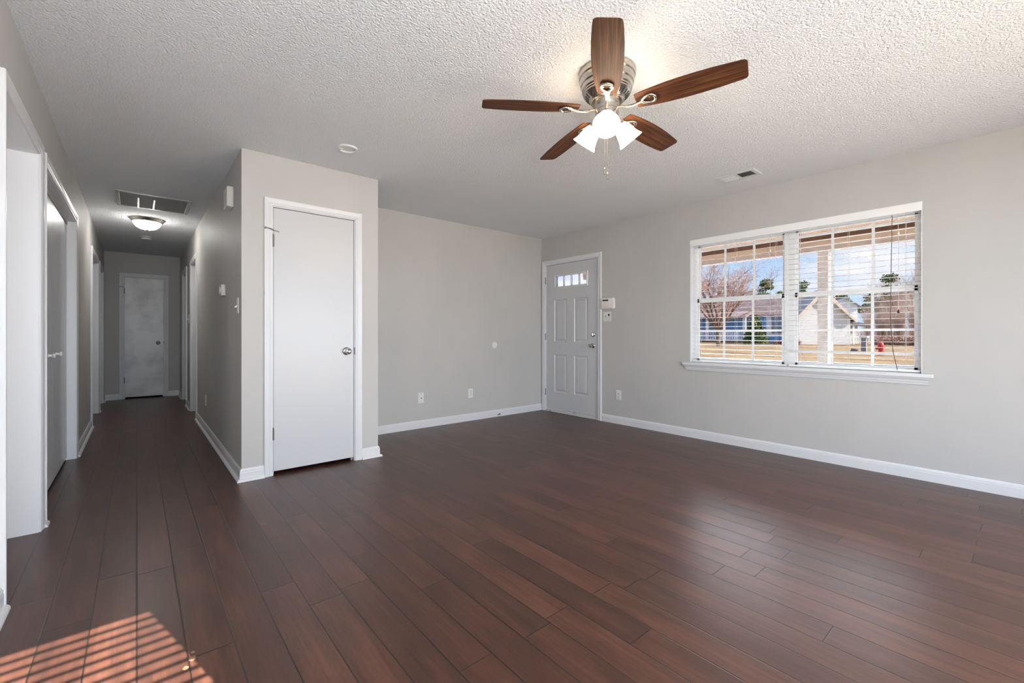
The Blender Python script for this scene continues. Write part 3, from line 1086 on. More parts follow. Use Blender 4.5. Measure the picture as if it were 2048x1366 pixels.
# hall smoke alarm
g = thing('smoke_alarm', (0.100, 8.02, H), 'dim round smoke alarm on the hall ceiling behind the lamp', 'smoke alarm')
A = Matrix.Translation((0.100, 8.02, H)) @ Matrix.Rotation(PI, 4, 'X')
MB().lathe([(0.070, 0.0), (0.070, 0.008), (0.064, 0.010), (0.062, 0.026), (0.054, 0.036), (0.03, 0.040), (0.0, 0.041)], 36, A).build('alarm_body', M['white_plastic'], g, smooth=True)
MB().lathe([(0.065, 0.011), (0.0655, 0.019)], 36, A).build('vent_band', M['dark'], g)

# return-air grille
g = thing('return_air_grille', (0.138, 5.87, H), 'large louvred return air grille on the hall ceiling', 'air grille')
gx0, gx1, gy0, gy1 = -0.155, 0.430, 5.56, 6.18
mb = MB()
for (a, c, e, f) in ((gx0, gx1, gy0, gy0 + 0.028), (gx0, gx1, gy1 - 0.028, gy1), (gx0, gx0 + 0.028, gy0, gy1), (gx1 - 0.028, gx1, gy0, gy1)):
    mb.box(a, c, e, f, H - 0.012, H - 0.0005)
mb.build('grille_frame', M['grey_metal'], g, bevel=0.003)
mb = MB()
ny = 44
for i in range(ny):
    y = gy0 + 0.034 + (gy1 - gy0 - 0.068) * i / (ny - 1)
    mb.hexa([(gx0 + 0.028, y - 0.005, H - 0.010), (gx1 - 0.028, y - 0.005, H - 0.010), (gx1 - 0.028, y - 0.0042, H - 0.010), (gx0 + 0.028, y - 0.0042, H - 0.010),
             (gx0 + 0.028, y + 0.004, H - 0.001), (gx1 - 0.028, y + 0.004, H - 0.001), (gx1 - 0.028, y + 0.0048, H - 0.001), (gx0 + 0.028, y + 0.0048, H - 0.001)])
mb.build('louvers', mat('grille_louver', s2l((196, 196, 196)), 0.5), g)
for x in (0.013, 0.137):
    MB().box(x - 0.007, x + 0.007, gy0 + 0.16, gy1 - 0.028, H - 0.014, H - 0.0105).build('support_bar', M['white'], g)
MB().box(gx0 + 0.026, gx1 - 0.026, gy0 + 0.026, gy1 - 0.026, H - 0.0008, H - 0.0002).build('filter_backing', mat('filter_grey', s2l((150, 150, 152)), 0.9), g)

# supply register
g = thing('ceiling_register', (3.945, 1.64, H), 'white two-way air register on the ceiling near the window', 'air vent')
rx0, rx1, ry0, ry1 = 3.852, 4.040, 1.482, 1.800
mb = MB()
for (a, c, e, f) in ((rx0, rx1, ry0, ry0 + 0.03), (rx0, rx1, ry1 - 0.03, ry1), (rx0, rx0 + 0.03, ry0 + 0.03, ry1 - 0.03), (rx1 - 0.03, rx1, ry0 + 0.03, ry1 - 0.03), (rx0 + 0.03, rx1 - 0.03, 1.634, 1.648)):
    mb.box(a, c, e, f, H - 0.009, H - 0.0005)
mb.build('register_frame', M['white'], g, bevel=0.002)
for nm, (y0_, y1_), sgn in (('louvers', (ry0 + 0.032, 1.632), -1), ('louvers', (1.650, ry1 - 0.032), 1)):
    mb = MB()
    for i in range(8):
        y = y0_ + 0.004 + (y1_ - y0_ - 0.008) * (i + 0.5) / 8
        a = sgn * 0.0065
        mb.hexa([(rx0 + 0.03, y + a - 0.0006, H - 0.011), (rx1 - 0.03, y + a - 0.0006, H - 0.011), (rx1 - 0.03, y + a + 0.0006, H - 0.011), (rx0 + 0.03, y + a + 0.0006, H - 0.011),
                 (rx0 + 0.03, y - a - 0.0006, H - 0.001), (rx1 - 0.03, y - a - 0.0006, H - 0.001), (rx1 - 0.03, y - a + 0.0006, H - 0.001), (rx0 + 0.03, y - a + 0.0006, H - 0.001)])
    mb.build(nm, M['white'], g)
MB().box(rx0 + 0.028, rx1 - 0.028, ry0 + 0.028, ry1 - 0.028, H - 0.0009, H - 0.0003).build('duct_opening', M['dark'], g)

# hall lamp
lc = (0.094, 6.784, H)
g = thing('ceiling_lamp', lc, 'lit dome ceiling lamp with nickel rim in the hall', 'ceiling lamp')
A = Matrix.Translation(lc) @ Matrix.Rotation(PI, 4, 'X')
MB().lathe([(0.168, 0.0), (0.168, 0.006), (0.160, 0.012), (0.156, 0.022), (0.146, 0.032), (0.136, 0.040), (0.130, 0.040), (0.128, 0.03)], 48, A).build('rim', M['nickel'], g, smooth=True)
MB().lathe([(0.134, 0.034), (0.130, 0.052), (0.118, 0.074), (0.098, 0.096), (0.070, 0.113), (0.036, 0.122), (0.0, 0.124)], 40, A).build('glass_dome', M['hall_glass'], g, smooth=True)
MB().lathe([(0.013, 0.121), (0.014, 0.126), (0.008, 0.131), (0.006, 0.137), (0.0, 0.140)], 16, A).build('finial', M['nickel'], g, smooth=True)


# ------------------------------------------------------------------ ceiling fan
FX, FY, FZ = 1.8723, 1.4377, 2.2481
AZ0 = 3.8021
fan = thing('ceiling_fan', (FX, FY, H), 'five-bladed ceiling fan with nickel motor and three lit shades', 'ceiling fan')
V = Matrix.Translation((FX, FY, 0))
MB().lathe([(0.0, 2.4395), (0.145, 2.4395), (0.1465, 2.428), (0.145, 2.408), (0.140, 2.402), (0.1405, 2.388), (0.137, 2.381), (0.1365, 2.372), (0.131, 2.366), (0.129, 2.346),
            (0.124, 2.341), (0.1245, 2.334), (0.120, 2.330), (0.120, 2.324), (0.114, 2.320), (0.091, 2.297), (0.088, 2.290), (0.083, 2.286), (0.076, 2.286), (0.072, 2.292), (0.066, 2.300)], 64, V).build('motor_housing', M['nickel'], fan, smooth=True, sharp=30)
mb = MB()
for i in range(30):
    a = 2 * PI * (i + 0.5) / 30
    ca, sa_ = math.cos(a), math.sin(a)
    P = []
    for (r, z) in ((0.1125, 2.3175), (0.0935, 2.2985)):
        for t in (-0.0034, 0.0034):
            P.append((FX + r * ca - t * sa_, FY + r * sa_ + t * ca, z))
    nx = 0.0012
    q = [Vector(P[0]), Vector(P[1]), Vector(P[3]), Vector(P[2])]
    off = Vector((ca * 0.707, sa_ * 0.707, -0.707)) * nx
    mb.hexa([p - off for p in q] + [p + off for p in q])
mb.build('vent_slots', M['dark'], fan)
MB().lathe([(0.064, 2.305), (0.064, 2.268), (0.060, 2.262), (0.060, 2.240), (0.0, 2.239)], 40, V).build('rotor_hub', M['nickel'], fan, smooth=True)
MB().lathe([(0.0, 2.242), (0.057, 2.242), (0.060, 2.238), (0.060, 2.200), (0.056, 2.192), (0.050, 2.188), (0.046, 2.170), (0.030, 2.158), (0.012, 2.153), (0.0, 2.153)], 40, V).build('light_fitter', M['nickel'], fan, smooth=True)

TILT = Matrix(((1, 0, 0, 0), (0, 1, 0, 0), (-0.01223, -0.0379, 1, 0), (0, 0, 0, 1)))
tx = Vector((1, 0, -0.01223)).normalized()
tz = Vector((0.01223, 0.0379, 1)).normalized()
ty = tz.cross(tx)
TILT = Matrix((tx, ty, tz)).transposed().to_4x4()
BL = [(0.150, 0.043), (0.158, 0.0485), (0.18, 0.0530), (0.23, 0.0600), (0.30, 0.0670), (0.37, 0.0705), (0.44, 0.0705), (0.52, 0.0680), (0.59, 0.0630), (0.628, 0.0595),
      (0.640, 0.0565), (0.647, 0.0505), (0.6505, 0.042)]
PITCH = R(-11)
for i in range(5):
    az = AZ0 + i * 2 * PI / 5
    mtx = Matrix.Translation((0, 0, FZ - H)) @ TILT @ Matrix.Rotation(az, 4, 'Z') @ Matrix.Rotation(PITCH, 4, 'X')
    mb = MB()
    t = 0.0028
    outline = [(x, w) for x, w in BL] + [(x, -w) for x, w in reversed(BL)]
    mb.rings([[(x, y, -t) for x, y in outline], [(x, y, t) for x, y in outline]])
    bl = mb.build('blade', M['blade'], fan, mtx=mtx, bevel=0.0012)
    # blade iron: stem dropping from the hub, teardrop loop under the blade
    mtx2 = Matrix.Translation((0, 0, FZ - H)) @ TILT @ Matrix.Rotation(az, 4, 'Z')
    mb = MB()
    cp, sp_ = math.cos(PITCH), math.sin(PITCH)

    def ub(x, y, d=0.0075):
        return (x, y * cp + d * sp_, y * sp_ - d * cp)
    stem = [(0.052, 0, 0.004), (0.075, 0, -0.004), (0.100, 0, -0.013), (0.130, 0, -0.016), (0.158, 0, -0.013), (0.180, 0, -0.010)]
    rings = []
    for k, (x, y, z) in enumerate(stem):
        hw = [0.010, 0.0085, 0.0075, 0.0075, 0.010, 0.015][k]
        rings.append([(x, -hw, z - 0.002), (x, -hw * 0.4, z - 0.006), (x, hw * 0.4, z - 0.006), (x, hw, z - 0.002), (x, hw * 0.6, z + 0.003), (x, -hw * 0.6, z + 0.003)])
    mb.rings(rings)
    loop = []
    for k in range(25):
        a = 2 * PI * k / 24
        xx = 0.212 + 0.034 * math.cos(a)
        yy = 0.034 * math.sin(a) * (0.30 + 0.70 * (0.5 + 0.5 * math.cos(a)) ** 0.6)
        loop.append(ub(xx, yy, 0.009))
    mb.tube(loop, 0.0075, 8, caps=False)
    for (x, y) in ((0.222, 0.017), (0.222, -0.017), (0.186, 0.0)):
        p = ub(x, y, 0.012)
        mb.lathe([(0.0045, -0.002), (0.004, 0.003)], 8, Matrix.Translation(p) @ Matrix.Rotation(PI, 4, 'X'), True)
    mb.build('blade_iron', M['nickel'], fan, mtx=mtx2, smooth=True, sharp=50)

for i in range(3):
    az = AZ0 - R(1.5) + i * 2 * PI / 3
    er = Vector((math.cos(az), math.sin(az), 0))
    C0 = Vector((FX, FY, 0))
    P = lambda r, z: C0 + er * r + Vector((0, 0, z))
    mb = MB().tube([P(0.045, 2.205), P(0.062, 2.214), P(0.074, 2.208), P(0.080, 2.194), P(0.079, 2.184)][:4], [0.009, 0.010, 0.010, 0.011], 12)
    axis = (P(0.150, 2.092) - P(0.071, 2.180)).normalized()
    q = axis.to_track_quat('Z', 'Y').to_matrix().to_4x4()
    B = Matrix.Translation(P(0.068, 2.184)) @ q
    mb.lathe([(0.010, -0.022), (0.020, -0.018), (0.028, -0.006), (0.030, 0.004), (0.030, 0.014), (0.026, 0.016)], 24, B)
    arm = mb.build('light_arm', M['nickel'], fan, smooth=True)
    S = [(0.0255, 0.008), (0.030, 0.012), (0.0365, 0.022), (0.042, 0.036), (0.046, 0.054), (0.050, 0.074), (0.056, 0.092), (0.0625, 0.105), (0.0665, 0.112)]
    mb = MB().lathe(S + [(r - 0.003, h) for r, h in reversed(S)], 36, B)
    mb.lathe([(0.0, 0.052), (0.012, 0.050), (0.022, 0.060), (0.026, 0.076), (0.022, 0.092), (0.012, 0.101), (0.0, 0.103)], 20, B)
    sh = mb.build('lamp_shade', M['shade_glass'], arm, smooth=True)

for (dx, dy, zend) in ((-0.004, 0.012, 1.912), (0.010, 0.004, 1.888)):
    x, y = FX + dx, FY + dy
    ch = MB().tube([(x, y, 2.16), (x, y, zend + 0.03)], 0.0013, 6).build('pull_chain', M['nickel'], fan)
    MB().lathe([(0.001, 0.036), (0.004, 0.030), (0.005, 0.022), (0.0035, 0.016), (0.0055, 0.010), (0.0055, 0.0)], 12, Matrix.Translation((x, y, zend)), True).build('pull', M['nickel'], ch, smooth=True)

# ------------------------------------------------------------------ dried drips on the floor
for (x, y, r, lab) in ((0.141, 1.802, 0.011, 'largest pale dried drip on the floor by the sun stripes'),
                       (0.121, 1.762, 0.009, 'pale dried drip lying inside a sun stripe'),
                       (0.145, 1.836, 0.006, 'smallest pale dried drip just above the largest')):
    mb = MB()
    rs = random.Random(int(x * 1e4))
    n_ = 16
    rad = [r * rs.uniform(0.75, 1.15) for _ in range(n_)]
    mb.rings([[(x + rad[k] * f * math.cos(2 * PI * k / n_), y + 1.25 * rad[k] * f * math.sin(2 * PI * k / n_), z) for k in range(n_)] for f, z in ((1.0, 0.0003), (0.9, 0.0009), (0.5, 0.0012))])
    tag(mb.build('dried_drip', mat('dried_drip', s2l((128, 98, 74)), 0.6), None, origin=(x, y, 0)), lab, 'floor stain', 'dried drips on the floor')

# ------------------------------------------------------------------ openings behind the camera
g = thing('window_2', W_front((RW[0] + RW[1]) / 2, RW[2], 0), 'rear window behind the camera with slatted blind', 'window', kind='structure')
mb = MB()
a, c, e, f = RW
for q in ((a, a + 0.035, e, f), (c - 0.035, c, e, f), (a, c, e, e + 0.035), (a, c, f - 0.035, f), (a, c, (e + f) / 2 - 0.02, (e + f) / 2 + 0.02)):
    mb.wbox(W_front, q[0], q[1], q[2], q[3], -0.05, -0.11)
mb.build('window_frame', M['vinyl'], g)
MB().wbox(W_front, a + 0.03, c - 0.03, e + 0.03, f - 0.03, -0.075, -0.079).build('pane', M['clear_glass'], g)
mb = MB()
z = e + 0.06
while z < f - 0.05:
    mb.hexa([W_front(a + 0.01, z - 0.004, -0.006), W_front(c - 0.01, z - 0.004, -0.006), W_front(c - 0.01, z - 0.0025, -0.006), W_front(a + 0.01, z - 0.0025, -0.006),
             W_front(a + 0.01, z + 0.004, -0.038), W_front(c - 0.01, z + 0.004, -0.038), W_front(c - 0.01, z + 0.0055, -0.038), W_front(a + 0.01, z + 0.0055, -0.038)])
    z += 0.040
mb.build('slats', M['slat'], g)
g = thing('door_9', W_front((PD[0] + PD[1]) / 2, 0, 0), 'unseen sliding glass door added behind the camera for fill light', 'door', kind='structure')  # door added as an opening for the fill lamp
mb = MB()
a, c, e, f = PD
m_ = (a + c) / 2
for q in ((a, a + 0.06, e, f), (c - 0.06, c, e, f), (a, c, e, e + 0.06), (a, c, f - 0.06, f), (m_ - 0.05, m_ + 0.05, e, f)):
    mb.wbox(W_front, q[0], q[1], q[2], q[3], -0.04, -0.10)
mb.build('door_frame', M['vinyl'], g)
MB().wbox(W_front, a + 0.05, c - 0.05, 0.05, f - 0.05, -0.07, -0.075).build('pane', M['clear_glass'], g)
#EXTERIOR
# ------------------------------------------------------------------ outdoors
def ray(u):
    r = (u - CX) / FPX
    return r * math.cos(YAW) + math.sin(YAW), -r * math.sin(YAW) + math.cos(YAW)


def yat(u, x):
    a, c = ray(u)
    return x * c / a


def zat(u, v, x):
    return CAMH + (CY - v) / FPX * x / ray(u)[0]


GZ = -0.18
M['dry_grass'] = add_mottle(mat('dry_grass', s2l((206, 172, 122)), 0.95, spec=0.1), s2l((112, 86, 56)), s2l((164, 138, 100)), 0.55, 8, (1, 0.5, 1), 0.36, 0.64)
M['asphalt'] = add_mottle(mat('asphalt', s2l((150, 150, 155)), 0.9, spec=0.2), s2l((138, 138, 144)), s2l((160, 160, 165)), 3.0, 4)
M['concrete'] = mat('concrete', s2l((214, 211, 205)), 0.9, spec=0.2)
M['blue_siding'] = mat('blue_siding', s2l((118, 164, 218)), 0.6, spec=0.2)
M['pale_siding'] = mat('pale_siding', s2l((232, 232, 228)), 0.6, spec=0.2)
for k_ in ('blue_siding', 'pale_siding'):
    n, l, b = nodes_of(M[k_])
    wv = n.new('ShaderNodeTexWave')
    wv.bands_direction = 'Z'
    wv.wave_profile = 'SAW'
    wv.inputs['Scale'].default_value = 1.6
    tc = n.new('ShaderNodeTexCoord')
    l.new(tc.outputs['Object'], wv.inputs['Vector'])
    bu = n.new('ShaderNodeBump')
    bu.inputs['Distance'].default_value = 0.02
    bu.inputs['Strength'].default_value = 0.5
    l.new(wv.outputs[0], bu.inputs['Height'])
    l.new(bu.outputs[0], b.inputs['Normal'])
M['trim_out'] = mat('outdoor_white_trim', s2l((238, 238, 236)), 0.5)
M['beige_trim'] = mat('beige_trim', s2l((226, 208, 186)), 0.6)
M['brown_soffit'] = mat('brown_soffit', s2l((226, 192, 164)), 0.8)
M['shade_and_spout'] = mat('brown_shade_and_spout', s2l((132, 98, 78)), 0.8)  # painted beam shadow, also the real dark downspout
M['grey_trim'] = mat('pale_grey_board', s2l((214, 204, 196)), 0.6)
M['shingle'] = add_mottle(mat('brown_shingle', s2l((150, 128, 122)), 0.9), s2l((132, 110, 106)), s2l((166, 146, 140)), 2.0, 5)
M['grey_shingle'] = add_mottle(mat('grey_shingle', s2l((140, 138, 142)), 0.9), s2l((122, 120, 126)), s2l((156, 154, 158)), 2.0, 5)
M['window_dark'] = mat('far_window_glass', s2l((120, 128, 148)), 0.15)
M['bark'] = add_mottle(mat('grey_bark', s2l((120, 100, 90)), 0.9), s2l((92, 76, 68)), s2l((150, 128, 114)), 4.0, 4)
M['twig'] = mat('red_brown_twigs', s2l((176, 144, 128)), 0.9, spec=0.1)
M['grey_twig'] = mat('grey_brown_twigs', s2l((190, 166, 152)), 0.9, spec=0.1)
M['pine'] = add_mottle(mat('pine_needles', s2l((96, 112, 76)), 0.9, spec=0.1), s2l((70, 88, 62)), s2l((136, 142, 92)), 0.8, 3)
M['leaf'] = add_mottle(mat('evergreen_leaves', s2l((72, 96, 52)), 0.5, spec=0.3), s2l((44, 66, 40)), s2l((126, 140, 78)), 1.2, 3)
M['mulch'] = mat('mulch', s2l((130, 96, 82)), 0.95)
M['hydrant_red'] = mat('hydrant_red', s2l((205, 52, 46)), 0.45)

tag(MB().box(24.4, 190, -70, 150, GZ - 0.3, GZ).build('ground', M['dry_grass']), 'tan winter lawn across the street', 'lawn', kind='structure')
tag(MB().box(XR + 2.1, 15.5, -40, 60, GZ - 0.3, GZ - 0.02).build('ground', M['concrete']), 'unseen pale slab added outside the porch to bounce light up', 'bounce slab', kind='structure')  # added out of view, throws sunlight up under the porch
mb = MB().box(15.5, 24.0, -70, 150, GZ - 0.3, GZ - 0.10)
tag(mb.build('road', M['asphalt']), 'grey street between the two lawns', 'road', kind='structure')
mb = MB().box(24.0, 24.4, -70, 150, GZ - 0.3, GZ - 0.01)
tag(mb.build('kerb', M['concrete']), 'pale kerb along the far side of the street', 'kerb', kind='structure')

# own porch
BX = 6.27
PY0, PY1 = -1.2, 5.35
tag(MB().box(XR + 0.15, BX + 0.3, PY0, PY1 + 0.3, GZ - 0.2, -0.06).build('porch_floor', M['concrete']), 'concrete porch slab outside the window', 'porch', kind='structure')
tag(MB().box(XR + 0.15, BX + 0.02, PY0, PY1, 2.27, 2.36).build('porch_ceiling', M['brown_soffit']), 'brown board ceiling of the front porch', 'porch', kind='structure')
g = thing('porch_beam', (BX, 2.0, 2.08), 'beige boxed beam carrying the porch roof edge', 'beam', kind='structure')
MB().box(BX, BX + 0.14, PY0, PY1, 2.20, 2.36).build('top_shade_board', M['shade_and_spout'], g)  # dark brown paints in the shadow along the top of the beam
MB().box(BX - 0.015, BX + 0.155, PY0, PY1, 2.125, 2.20).build('beam_face', M['beige_trim'], g)
MB().box(BX, BX + 0.14, PY0, PY1, 2.080, 2.125).build('bottom_board', M['grey_trim'], g)
tag(MB().box(XR + 0.15, BX + 0.35, PY0 - 0.3, PY1 + 0.25, 2.36, 2.5).build('porch_roof', M['shingle']), 'low roof over the front porch', 'roof', kind='structure')
g = thing('porch_column', (BX + 0.06, 1.632, -0.06), 'square white porch column standing outside the window', 'column')
MB().box(BX + 0.005, BX + 0.125, 1.578, 1.686, 0.10, 2.080).build('shaft', M['trim_out'], g, bevel=0.004)
MB().box(BX - 0.015, BX + 0.145, 1.558, 1.706, -0.06, 0.10).build('base', M['trim_out'], g, bevel=0.004)

# unseen roof added to keep the sun out of the glass door
g = thing('sun_block_roof', (2.9, -2.6, 2.4), 'unseen flat roof added behind the camera to block the sun', 'roof', kind='structure')
MB().box(1.15, 6.2, -5.4, YF - T, 2.42, 2.52).build('deck', M['trim_out'], g)
for x in (1.25, 6.1):
    MB().box(x - 0.06, x + 0.06, -5.36, -5.24, GZ, 2.42).build('post', M['trim_out'], g)
tag(MB().box(XL - 3, 9, -60, YF - T - 0.01, GZ - 0.3, GZ).build('ground', M['dry_grass']), 'back yard behind the camera', 'lawn', kind='structure')


def gable_roof(mb, x0, x1, y0, y1, ze, zr, t=0.16, along='Y', over=0.4):
    """two slopes; ridge along Y or X"""
    if along == 'Y':
        xm = (x0 + x1) / 2
        for (a, za, c, zc) in ((x0 - over, ze - over * (zr - ze) / (xm - x0), xm, zr), (x1 + over, ze - over * (zr - ze) / (xm - x0), xm, zr)):
            mb.hexa([(a, y0 - over, za), (c, y0 - over, zc), (c, y1 + over, zc), (a, y1 + over, za),
                     (a, y0 - over, za + t), (c, y0 - over, zc + t), (c, y1 + over, zc + t), (a, y1 + over, za + t)])
    else:
        ym = (y0 + y1) / 2
        for (a, za, c, zc) in ((y0 - over, ze - over * (zr - ze) / (ym - y0), ym, zr), (y1 + over, ze - over * (zr - ze) / (ym - y0), ym, zr)):
            mb.hexa([(x0 - over, a, za), (x1 + over, a, za), (x1 + over, c, zc), (x0 - over, c, zc),
                     (x0 - over, a, za + t), (x1 + over, a, za + t), (x1 + over, c, zc + t), (x0 - over, c, zc + t)])


def gable_body(mb, x0, x1, y0, y1, z0, ze, zr, along):
    mb.box(x0, x1, y0, y1, z0, ze)
    if along == 'Y':
        xm = (x0 + x1) / 2
        mb.rings([[(x0, y0, ze), (x1, y0, ze), (xm, y0, zr)], [(x0, y1, ze), (x1, y1, ze), (xm, y1, zr)]])
    else:
        ym = (y0 + y1) / 2
        mb.rings([[(x0, y0, ze), (x0, y1, ze), (x0, ym, zr)], [(x1, y0, ze), (x1, y1, ze), (x1, ym, zr)]])


# blue house
HX = 74.0
HK = 74.0 / 66.0


def hz(z):
    return CAMH + (z - CAMH) * HK


ya, yb = yat(1604, HX), yat(1330, HX)
g = thing('house', (HX, (ya + yb) / 2, GZ), 'blue single-storey house with a railed white porch across the street', 'house')
mb = MB()
gable_body(mb, HX, HX + 7, ya, yb, GZ, hz(3.9), hz(6.4), 'Y')
mb.build('wall', M['blue_siding'], g)
mb = MB()
gable_roof(mb, HX, HX + 7, ya, yb, hz(3.9), hz(6.4))
mb.build('roof', M['shingle'], g)
yw0, yw1 = yat(1568, HX), yat(1533, HX)
MB().box(HX - 0.08, HX, yw0, yw1, hz(0.95), hz(3.7)).build('window_frame', M['trim_out'], g)
MB().box(HX - 0.12, HX - 0.02, yw0 + 0.25, yw1 - 0.75, hz(1.25), hz(3.45)).build('window_pane', M['window_dark'], g)
# porch at its left
yp0, yp1 = yat(1491, HX - 2.2), yat(1345, HX - 2.2)
MB().box(HX - 2.3, HX, yp0, yp1, GZ, hz(0.28)).build('porch_deck', M['mulch'], g)
mb = MB()
gx = HX - 2.25
mb.box(gx - 0.05, gx + 0.05, yp0, yp1, hz(1.55), hz(1.66))
mb.box(gx - 0.05, gx + 0.05, yp0, yp1, hz(0.36), hz(0.46))
y = yp0
while y < yp1:
    mb.box(gx - 0.03, gx + 0.03, y, y + 0.10, hz(0.40), hz(1.6))
    y += 0.27
mb.build('porch_railing', M['trim_out'], g)
for u in (1489, 1415, 1350):
    y = yat(u, gx)
    MB().box(gx - 0.16, gx + 0.16, y - 0.22, y + 0.22, hz(0.28), hz(3.6)).build('porch_post', M['trim_out'], g)
mb = MB()
mb.hexa([(HX - 2.9, yp0 - 0.4, hz(3.45)), (HX + 0.6, yp0 - 0.4, hz(4.3)), (HX + 0.6, yp1, hz(4.3)), (HX - 2.9, yp1, hz(3.45)),
         (HX - 2.9, yp0 - 0.4, hz(3.62)), (HX + 0.6, yp0 - 0.4, hz(4.47)), (HX + 0.6, yp1, hz(4.47)), (HX - 2.9, yp1, hz(3.62))])
mb.build('porch_roof', M['shingle'], g)
yd = yat(1445, HX)
MB().box(HX - 0.06, HX, yd - 0.55, yd + 0.55, hz(0.28), hz(2.7)).build('front_door', M['trim_out'], g)

# white gabled house, turned toward the street corner
WX = 67.0
wy = yat(1646, WX)
g = thing('house', (WX, wy, GZ), 'white gabled house with a tan rake board beside the blue house', 'house')
RM = Matrix.Rotation(R(-58), 4, 'Z')


def loc_build(mb, name, m, **kw):
    return mb.build(name, m, g, mtx=RM, **kw)


hw = 2.95
mb = MB()
gable_body(mb, -hw, hw, 0, 5, 0, 3.35, 6.9, 'Y')
loc_build(mb, 'wall', M['pale_siding'])
mb = MB()
gable_roof(mb, -hw, hw, 0, 5, 3.45, 7.0, 0.14, 'Y', 0.45)
loc_build(mb, 'roof', M['grey_shingle'])
mb = MB()
for sgn in (-1, 1):
    mb.hexa([(sgn * (hw + 0.5), -0.52, 2.70), (0, -0.52, 6.40), (0, -0.44, 6.40), (sgn * (hw + 0.5), -0.44, 2.70),
             (sgn * (hw + 0.5), -0.52, 3.02), (0, -0.52, 7.14), (0, -0.44, 7.14), (sgn * (hw + 0.5), -0.44, 3.02)])
loc_build(mb, 'rake_board', M['beige_trim'])
mb = MB()
mb.tube([(-hw - 0.06, -0.08, 3.2), (-hw - 0.06, -0.08, 0.1), (-hw - 0.06, -0.5, 0.02)], 0.09, 6)
loc_build(mb, 'downspout', M['shade_and_spout'])
mb = MB()
gable_body(mb, 2.2, 5.0, 3.5, 9.5, 0, 5.1, 6.0, 'Y')
loc_build(mb, 'upper_storey', M['pale_siding'])
mb = MB()
gable_roof(mb, 2.2, 5.0, 3.5, 9.5, 5.1, 6.0, 0.12, 'Y', 0.4)
loc_build(mb, 'upper_roof', M['grey_shingle'])
mb = MB()
mb.hexa([(hw, 0.2, 2.55), (hw + 2.7, 0.2, 2.35), (hw + 2.7, 3.6, 2.35), (hw, 3.6, 2.55), (hw, 0.2, 3.0), (hw + 2.7, 0.2, 2.52), (hw + 2.7, 3.6, 2.52), (hw, 3.6, 3.0)])
loc_build(mb, 'side_porch_roof', M['grey_shingle'])
for x in (hw + 0.5, hw + 2.4):
    mb = MB().box(x - 0.09, x + 0.09, 0.35, 0.53, 0, 2.4)
    loc_build(mb, 'side_porch_post', M['trim_out'])
mb = MB().box(hw, hw + 2.5, 0.38, 0.46, 0.95, 1.05)
x = hw + 0.1
while x < hw + 2.4:
    mb.box(x, x + 0.07, 0.39, 0.45, 0.1, 1.0)
    x += 0.22
loc_build(mb, 'side_porch_railing', M['trim_out'])


# --- plants
def bare_tree(name, loc, height, seed, label, group, m_tw, trunk_r, spread=0.62, nl=(8, 6, 5, 4), trunk_frac=0.22, lean=0.0, minr=0.016, tmin=0.3):
    rs = random.Random(seed)
    g = thing(name, loc, label, 'tree', group)
    tr, tw = MB(), MB()

    def branch(mb, p, d, ln, r0, r1, n, k=4, curve=0.12):
        pts, rad = [Vector(p)], [r0]
        q, dd = Vector(p), Vector(d)
        for i in range(n):
            dd = (dd + Vector((rs.uniform(-curve, curve), rs.uniform(-curve, curve), rs.uniform(-curve * 0.3, curve)))).normalized()
            q = q + dd * ln / n
            pts.append(q.copy())
            rad.append(r0 + (r1 - r0) * (i + 1) / n)
        mb.tube(pts, rad, k, caps=False)
        return pts, dd
    top, d0 = branch(tr, loc, (lean, 0, 1), height * trunk_frac, trunk_r, trunk_r * 0.8, 3, 8, 0.05)

    def grow(p, d, ln, r, lvl):
        pts, dd = branch(tr if lvl == 0 else tw, p, d, ln, r, max(r * 0.45, minr), 4 if lvl < 2 else 2, 5 if lvl == 0 else 3, 0.14 + 0.05 * lvl)
        if lvl + 1 >= len(nl):
            return
        for i in range(nl[lvl + 1]):
            t = rs.uniform(tmin, 1.0)
            j = min(int(t * (len(pts) - 1)), len(pts) - 2)
            q = pts[j].lerp(pts[j + 1], t * (len(pts) - 1) - j)
            a = Vector((rs.gauss(0, 1), rs.gauss(0, 1), rs.gauss(0.25, 0.7))).normalized()
            nd = (Vector(d) * 0.75 + a * 0.75).normalized()
            grow(q, nd, ln * rs.uniform(0.42, 0.66), max(r * 0.42, minr), lvl + 1)
    for i in range(nl[0]):
        az = 2 * PI * i / nl[0] + rs.uniform(-0.3, 0.3)
        sp = rs.uniform(0.25, 1.0) * spread
        d = Vector((math.cos(az) * sp, math.sin(az) * sp, 1.0)).normalized()
        grow(top[-1] + Vector((0, 0, -rs.uniform(0, 0.25) * height * trunk_frac)), d, height * (1 - trunk_frac) * rs.uniform(0.52, 0.7), trunk_r * rs.uniform(0.4, 0.6), 0)
    tr.build('trunk', M['bark'], g, smooth=True)
    tw.build('twigs', m_tw, g)
    return g


def leaf_cloud(mb, rs, centre, rad, count, size):
    for _ in range(count):
        v = Vector((rs.gauss(0, 1), rs.gauss(0, 1), rs.gauss(0, 1))).normalized() * (rs.random() ** 0.4)
        p = Vector((centre[0] + v.x * rad[0], centre[1] + v.y * rad[1], centre[2] + v.z * rad[2]))
        a = Vector((rs.gauss(0, 1), rs.gauss(0, 1), rs.gauss(0, 1))).normalized()
        c = a.cross(Vector((rs.gauss(0, 1), rs.gauss(0, 1), rs.gauss(0, 1)))).normalized()
        s = size * rs.uniform(0.6, 1.3)
        k = len(mb.v)
        mb.v += [tuple(p + a * s), tuple(p + c * s * 0.6), tuple(p - a * s), tuple(p - c * s * 0.6)]
        mb.f.append((k, k + 1, k + 2, k + 3))


